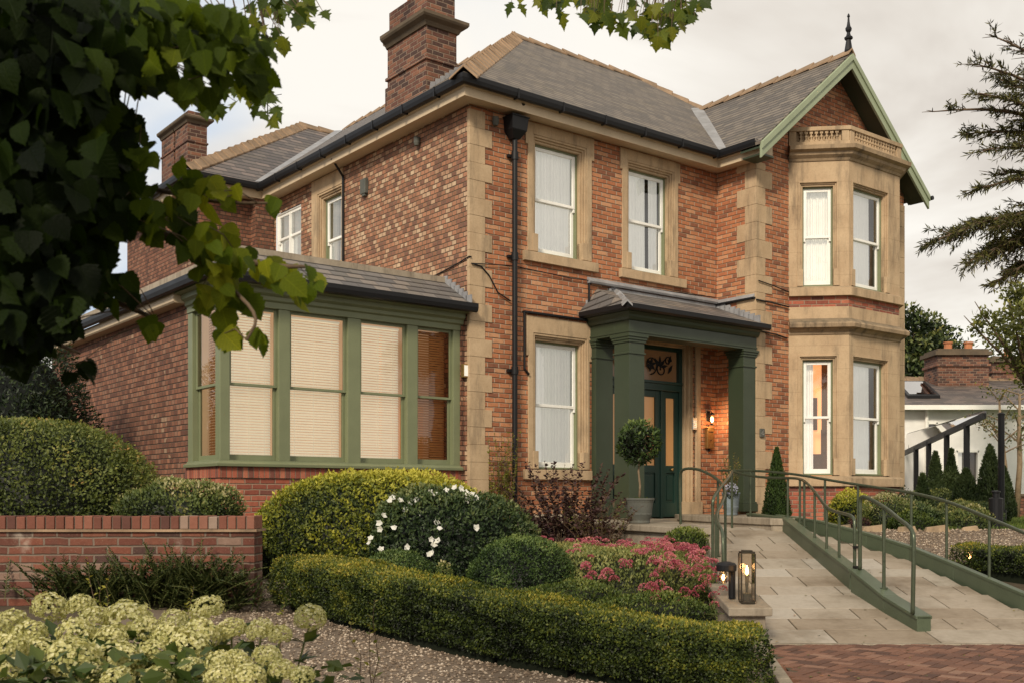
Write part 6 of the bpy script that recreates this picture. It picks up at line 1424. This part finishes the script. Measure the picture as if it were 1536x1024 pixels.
for (u, v, ru, rv, n, dy) in CL:
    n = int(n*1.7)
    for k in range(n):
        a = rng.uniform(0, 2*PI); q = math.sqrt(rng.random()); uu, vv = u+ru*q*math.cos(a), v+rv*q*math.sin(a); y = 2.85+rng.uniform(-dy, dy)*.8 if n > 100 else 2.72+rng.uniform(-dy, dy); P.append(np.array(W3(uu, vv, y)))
        V.append((-.06 if uu < 130 else .12 if uu < 200 else .42)+.42*rng.random()+(.22 if (uu > 290 and vv > 260) else 0)); Ls.append(rng.uniform(.046, .08) if n > 90 else rng.uniform(.038, .068))  # shade and backlight in the leaf tone: dark inner mass, bright rim
P = np.array(P)
for p in P[::7]:
    j = np.argmin(((bp_-p)**2).sum(1)); q = bp_[j]; md = (p+q)/2+np.array([0, 0, .02])
    if np.linalg.norm(p-q) < .3: bm.tube([q, md, p], [.0022, .0016, .001], 4, cap=False)
bm.build('twigs', M['bark'], lime)
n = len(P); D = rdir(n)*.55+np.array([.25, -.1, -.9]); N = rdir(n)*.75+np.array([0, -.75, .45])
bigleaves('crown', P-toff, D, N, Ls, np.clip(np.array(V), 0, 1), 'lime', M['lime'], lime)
# bright small maple-like leaves on the high branch
M['maple'] = leaf_mat('bright_leaf', [(0,(.03,.055,.006)),(.5,(.09,.13,.012)),(1,(.20,.21,.02))], trans=.5, clumpamt=.1, veins=True)
P = []; Ls = []
for (u, v, ru, rv, n, y0) in ((430,18,62,30,22,4.2),(408,58,34,16,9,4.2),(360,60,30,20,6,4.1),(330,140,50,26,16,3.6),(370,120,40,20,10,3.6),(395,160,28,22,9,3.4),(455,12,28,24,9,4.3),(800,-4,40,14,12,4.9),(870,6,44,20,20,5.0),(930,16,50,24,26,5.0),(985,30,30,24,16,5.0),(970,50,24,16,7,5.0),(1015,14,34,22,14,5.0),(1035,2,22,12,6,5.0)):
    for k in range(n):
        a = rng.uniform(0, 2*PI); q = math.sqrt(rng.random()); P.append(np.array(W3(u+ru*q*math.cos(a), v+rv*q*math.sin(a), y0+rng.normal()*.12))); Ls.append(rng.uniform(.05, .075)*y0/4.4)
P = np.array(P); n = len(P); bm = MB(lambda x, y, z: (x-TB[0], y-TB[1], z-TB[2])); bp2 = np.array([tuple(p) for b_ in (BR[1], BR[5], BR[8]) for p in smooth_path(b_, 3)])
for p in P:
    q = bp2[np.argmin(((bp2-p)**2).sum(1))]; bm.tube([q, (p+q)/2+np.array([0, 0, .02]), p], [.003, .002, .0012], 4, cap=False)
bm.build('twigs', M['bark'], lime)
bigleaves('foliage', P-toff, rdir(n)*.6+np.array([.1, -.1, -.9]), rdir(n)*.6+np.array([0, -.9, .3]), Ls, rng.random(n), 'maple', M['maple'], lime)

# ================================================================== TREES ON THE RIGHT
def needle_tree(name, base, trunk, branches, mat, label, L=.06):
    t = empty(name, base, label, 'tree'); off = np.array(base)
    m = MB(lambda x, y, z: (x-off[0], y-off[1], z-off[2])); m.tube(trunk[0], trunk[1], 12); m.build('trunk', M['bark'], t, smooth=True)
    P = []; D = []; V = []; Lq = []; mt = MB(lambda x, y, z: (x-off[0], y-off[1], z-off[2]))
    for (p0, p1, r0, ntw, tl_, droop, dens) in branches:
        p0, p1 = np.array(p0), np.array(p1); ln = np.linalg.norm(p1-p0); ax_ = (p1-p0)/ln
        pts = [p0+(p1-p0)*f+np.array([0, 0, .10*ln*math.sin(PI*f)]) for f in np.linspace(0, 1, 9)]
        m = MB(lambda x, y, z: (x-off[0], y-off[1], z-off[2])); m.tube(pts, list(np.linspace(r0, .006, 9)), 6); m.build('branch', M['bark'], t, smooth=True)
        for k in range(ntw):
            f = .08+.92*rng.random()**.8; j = min(7, int(f*8)); p = pts[j]+(pts[j+1]-pts[j])*(f*8-j); sd = np.cross(ax_, [0, 0, 1]); sd /= np.linalg.norm(sd)
            d = ax_*rng.uniform(.3, 1.)+sd*rng.uniform(-1, 1)*1.0+np.array([0, 0, rng.uniform(-droop, .25)]); d /= np.linalg.norm(d); l = tl_*(1.15-.75*f)*rng.uniform(.5, 1.2)
            tp = [p+d*l*g-np.array([0, 0, droop*.35*l*g*g]) for g in np.linspace(0, 1, 5)]; mt.tube(tp, list(np.linspace(.007, .0025, 5)), 4, cap=False)
            if rng.random() > dens: continue
            nn = int(26*l/.4)+5
            for q in range(nn):
                g = rng.random(); j2 = min(3, int(g*4)); pp = tp[j2]+(tp[j2+1]-tp[j2])*(g*4-j2); P.append(pp); D.append(d*.7+rng.normal(size=3)*.55+np.array([0, 0, -.25])); V.append(.15+.7*rng.random()+.15*lump(pp[None], 3, 5)[0]); Lq.append(L*rng.uniform(.6, 1.3))
    mt.build('twigs', M['bark'], t); Lq = np.array(Lq); n = len(P); leafmesh('crown', np.array(P)-off, np.array(D), rdir(n), Lq, Lq*.18, np.clip(np.array(V), 0, 1), mat, t); return t
T0 = A(1700, 745, 13); tx = T0.x
brs = []
def br(u, v, yz, v0, **k): 
    e = A(u, v, yz); s_ = (tx, 13.2, EZ+(V0-v0)/F_*13); brs.append((s_, e, k.get('r', .045), k.get('n', 60), k.get('l', .55), k.get('d', .35), k.get('den', .85)))
br(1484,52,13,210,n=34,l=.45,den=.45,d=.1); br(1462,96,12.8,235,n=46,l=.5,den=.7,d=.2); br(1468,140,12.7,260,n=55,l=.5); br(1398,168,12.8,235,n=40,l=.4,den=.45,d=.15); br(1440,202,13.1,250,n=55,l=.5,d=.3); br(1500,120,13.4,250,n=60,l=.6)
br(1478,225,12.6,270,n=60,l=.5); br(1490,262,13,300,n=45,l=.45); br(1465,285,12.8,290,n=46,l=.45,d=.3); br(1520,310,13,330,n=30,l=.4)
br(1392,366,12.7,335,n=80,l=.55,d=.55); br(1430,350,13.0,330,n=110,l=.6,d=.6,den=1); br(1450,395,12.6,350,n=100,l=.55,d=.6,den=1); br(1480,375,13.3,345,n=120,l=.6,d=.6,den=1); br(1490,425,12.8,370,n=70,l=.5,d=.7,den=1); br(1500,340,12.5,340,n=110,l=.6,d=.5,den=1); br(1520,400,13.4,360,n=80,l=.5,d=.7,den=1); br(1530,180,13,240,n=60,l=.6)
needle_tree('cedar_tree', (tx, 13.2, 1.03), ([(tx,13.2,1.0),(tx,13.2,4),(tx+.05,13.2,7.4),(tx,13.25,8.6)], [.32,.26,.15,.05]), brs, M['cedar'], 'cedar reaching in from the right edge with bare tipped drooping branches', L=.085)
def leafy_tree(name, base, trunk, clumps, n, L, mat, label, group=None, seed=1, asp=.6):
    t = empty(name, base, label, 'tree', group); off = np.array(base); m = MB(lambda x, y, z: (x-off[0], y-off[1], z-off[2])); m.tube(trunk[0], trunk[1], 9); m.build('trunk', M['bark'], t, smooth=True)
    bs = []; tot = sum(c[1]**2 for c in clumps); topp = trunk[0][-2]
    for i, (c, r, ) in enumerate(clumps):
        bs.append(blob(c, (r, r, r*.8), int(n*r*r/tot), L, seed=seed+i, amp=.34, toplight=.4, vbase=.2, vvar=.5, spread=.45, asp=asp, wild=1.0))
        m = MB(lambda x, y, z: (x-off[0], y-off[1], z-off[2])); tp = np.array(topp); cc = np.array(c); m.tube([tp, (tp+cc)/2+np.array([0,0,.1]), cc, cc+(cc-tp)*.25], [trunk[1][-2]*.5, trunk[1][-2]*.35, .02, .008], 6); m.build('branch', M['bark'], t, smooth=True)
    B = merge(*bs); leafmesh('crown', B[0]-off, B[1], B[2], B[3], B[4], B[5], mat, t); return t
q = A(1385, 560, 48)
cl_ = [(tuple(A(u, v, 48+dy)), r) for (u, v, dy, r) in ((1375,500,0,1.2),(1400,505,1,1.1),(1415,530,-1,1.1),(1385,540,0,1.4),(1350,520,1,1.3),(1430,540,0,.8),(1405,560,-1,1.3),(1440,550,1,.6),(1365,480,0,.8),(1360,570,-1,1.4),(1395,580,0,1.3),(1320,540,0,1.6),(1425,570,0,1.),(1340,590,0,1.4))]
leafy_tree('background_tree', (q.x, 48, 1.0), ([(q.x,48,.9),(q.x+.1,48,4),(q.x,48,6.5),(q.x,48,8)], [.35,.28,.2,.08]), cl_, 16000, .20, M['bgtree'], 'dense dark green tree rising behind the white house chimneys', seed=200)
q = A(1560, 700, 26)
cl_ = [(tuple(A(u, v, 26+dy)), r) for (u, v, dy, r) in ((1478,478,0,.32),(1500,505,1,.42),(1520,480,-1,.5),(1540,450,0,.55),(1530,530,0,.55),(1550,500,0,.7),(1560,560,0,.7),(1465,495,0,.2),(1525,440,0,.35))]
leafy_tree('broadleaf_tree', (q.x, 26, 1.0), ([(q.x,26,.9),(q.x-.1,26,2.5),(q.x-.3,26,4.2),(q.x-.3,26,5)], [.16,.13,.09,.05]), cl_, 4300, .11, M['airy'], 'airy light green broadleaf tree at the right edge in front of the white house', seed=230)
for i, (u, lb, vt) in enumerate(((1507, 'thin bare trunked young tree left of the other by the white wall', 600), (1524, 'thin young tree at the right edge by the white wall', 590))):
    b0 = A(u, 765, 24); tp = A(u+(-8 if i == 0 else 6), vt, 24); t = empty('young_tree', (b0.x, 24, 1.02), lb, 'tree', 'thin young trees by the white wall')
    tt = lambda x, y, z: (x-b0.x, y-24, z-1.02)
    m = MB(tt); m.tube([(b0.x,24,1.0), b0.lerp(tp,.4)+Vector((.05,0,0)), b0.lerp(tp,.75), tp], [.075,.06,.045,.02], 8); m.build('trunk', M['bark_lt'], t, smooth=True)
    P = []; m = MB(tt)
    for k in range(14):
        s_ = b0.lerp(tp, .5+.5*rng.random()); a = rng.uniform(0, 6.3); e = s_+Vector((math.cos(a)*.75, math.sin(a)*.6, rng.uniform(.1, .6))); md = s_.lerp(e,.5)+Vector((0,0,.08)); m.tube([s_, md, e], [.02,.012,.004], 4, cap=False)
        for g in range(24): P.append(np.array(s_.lerp(e, .35+.7*rng.random()))+rng.normal(size=3)*.07-np.array([b0.x, 24, 1.02]))
    m.build('branch', M['bark_lt'], t); P = np.array(P); nn = len(P); leafmesh('crown', P, rdir(nn), rdir(nn), .07, .04, rng.random(nn), M['climber'] if i == 0 else M['bgtree'], t)
# trees far beyond the garden on the left, glimpsed between the leaves
for i, (x, y, r, z, lb) in enumerate(((-21, 30, 3.2, 3.6, 'distant bushy tree beyond the sunroom on the far left'), (-15.5, 33, 2.4, 2.6, 'lower distant tree just left of the rear wing'))):
    leafy_tree('distant_tree', (x, y, .9), ([(x,y,.8),(x,y,2),(x,y,3),(x,y,z)], [.3,.25,.2,.1]), [((x+rng.normal()*r*.4, y+rng.normal()*r*.3, z+rng.normal()*r*.2), r*.6) for _ in range(6)], 8000, .22, M['yew'], lb, seed=260+i*10)

# ================================================================== light, sky, camera
w = bpy.data.worlds.new('World'); SC.world = w; w.use_nodes = True
nt = w.node_tree; nt.nodes.clear()
class WB(NB):
    def __init__(s, nt): s.nt = nt
b = WB(nt)
out = b.n('ShaderNodeOutputWorld'); bg = b.n('ShaderNodeBackground'); bg.inputs['Strength'].default_value = .1
SUN_EL, SUN_AZ = R(34), R(200)      # azimuth measured clockwise from +Y: behind the camera, a little to the right
sky = b.n('ShaderNodeTexSky', sky_type='NISHITA'); sky.sun_disc = False; sky.sun_elevation = SUN_EL; sky.sun_rotation = SUN_AZ; sky.dust_density = 2.5
tc = b.n('ShaderNodeTexCoord'); sp = b.n('ShaderNodeSeparateXYZ'); b.set(sp.inputs[0], tc.outputs['Generated'])
den = b.math('ADD', b.math('MAXIMUM', sp.outputs[2], 0), .22)
cv = b.n('ShaderNodeCombineXYZ'); b.set(cv.inputs[0], b.math('DIVIDE', sp.outputs[0], den)); b.set(cv.inputs[1], b.math('DIVIDE', sp.outputs[1], den)); cv.inputs[2].default_value = 3.1
n1 = b.noise(.9, 6, .55, cv.outputs[0], .8); n2 = b.noise(2.1, 4, .5, cv.outputs[0], .3)
cl = b.ramp(b.math('ADD', b.math('MULTIPLY', n1, .72), b.math('MULTIPLY', n2, .28)), [(.38, (6.0, 5.35, 4.7)), (.47, (8.3, 7.65, 6.8)), (.58, (10.6, 10.1, 9.2))])
# bluer breaks in the cloud towards the left
lf = b.smooth(b.math('MULTIPLY', sp.outputs[0], -1), -.08, .25)
br = b.math('MULTIPLY', b.smooth(b.noise(1.3, 4, .5, cv.outputs[0], .5), .40, .56), b.math('MULTIPLY', lf, .9))
blue = b.mix(.85, sky.outputs[0], (6.6, 7.9, 9.6))
c = b.mix(br, cl, blue)
hz = b.smooth(sp.outputs[2], .45, -.02)
b.set(bg.inputs[0], b.mix(.06, c, sky.outputs[0])); b.set(out.inputs[0], bg.outputs[0])
sd = bpy.data.lights.new('sun', 'SUN'); sd.energy = 3.3; sd.angle = R(11); sd.color = (1, .88, .70)
so = bpy.data.objects.new('sun', sd); COL.objects.link(so)
dirv = Vector((math.sin(SUN_AZ)*math.cos(SUN_EL), math.cos(SUN_AZ)*math.cos(SUN_EL), math.sin(SUN_EL)))
so.rotation_euler = (-dirv).to_track_quat('-Z', 'Y').to_euler()
cam = bpy.data.cameras.new('camera'); co = bpy.data.objects.new('camera', cam); COL.objects.link(co); SC.camera = co
co.location = (0, 0, EZ); co.rotation_euler = (PI/2, 0, 0)
cam.sensor_width = 36; cam.lens = F_/1536*36; cam.shift_y = (V0-512)/1536; cam.clip_start = .05; cam.clip_end = 3000
cam.dof.use_dof = True; cam.dof.focus_distance = 15; cam.dof.aperture_fstop = 7
SC.view_settings.view_transform = 'Standard'; SC.view_settings.look = 'None'; SC.view_settings.exposure = 0
SC.cycles.use_denoising = True; SC.cycles.max_bounces = 8; SC.cycles.transparent_max_bounces = 16
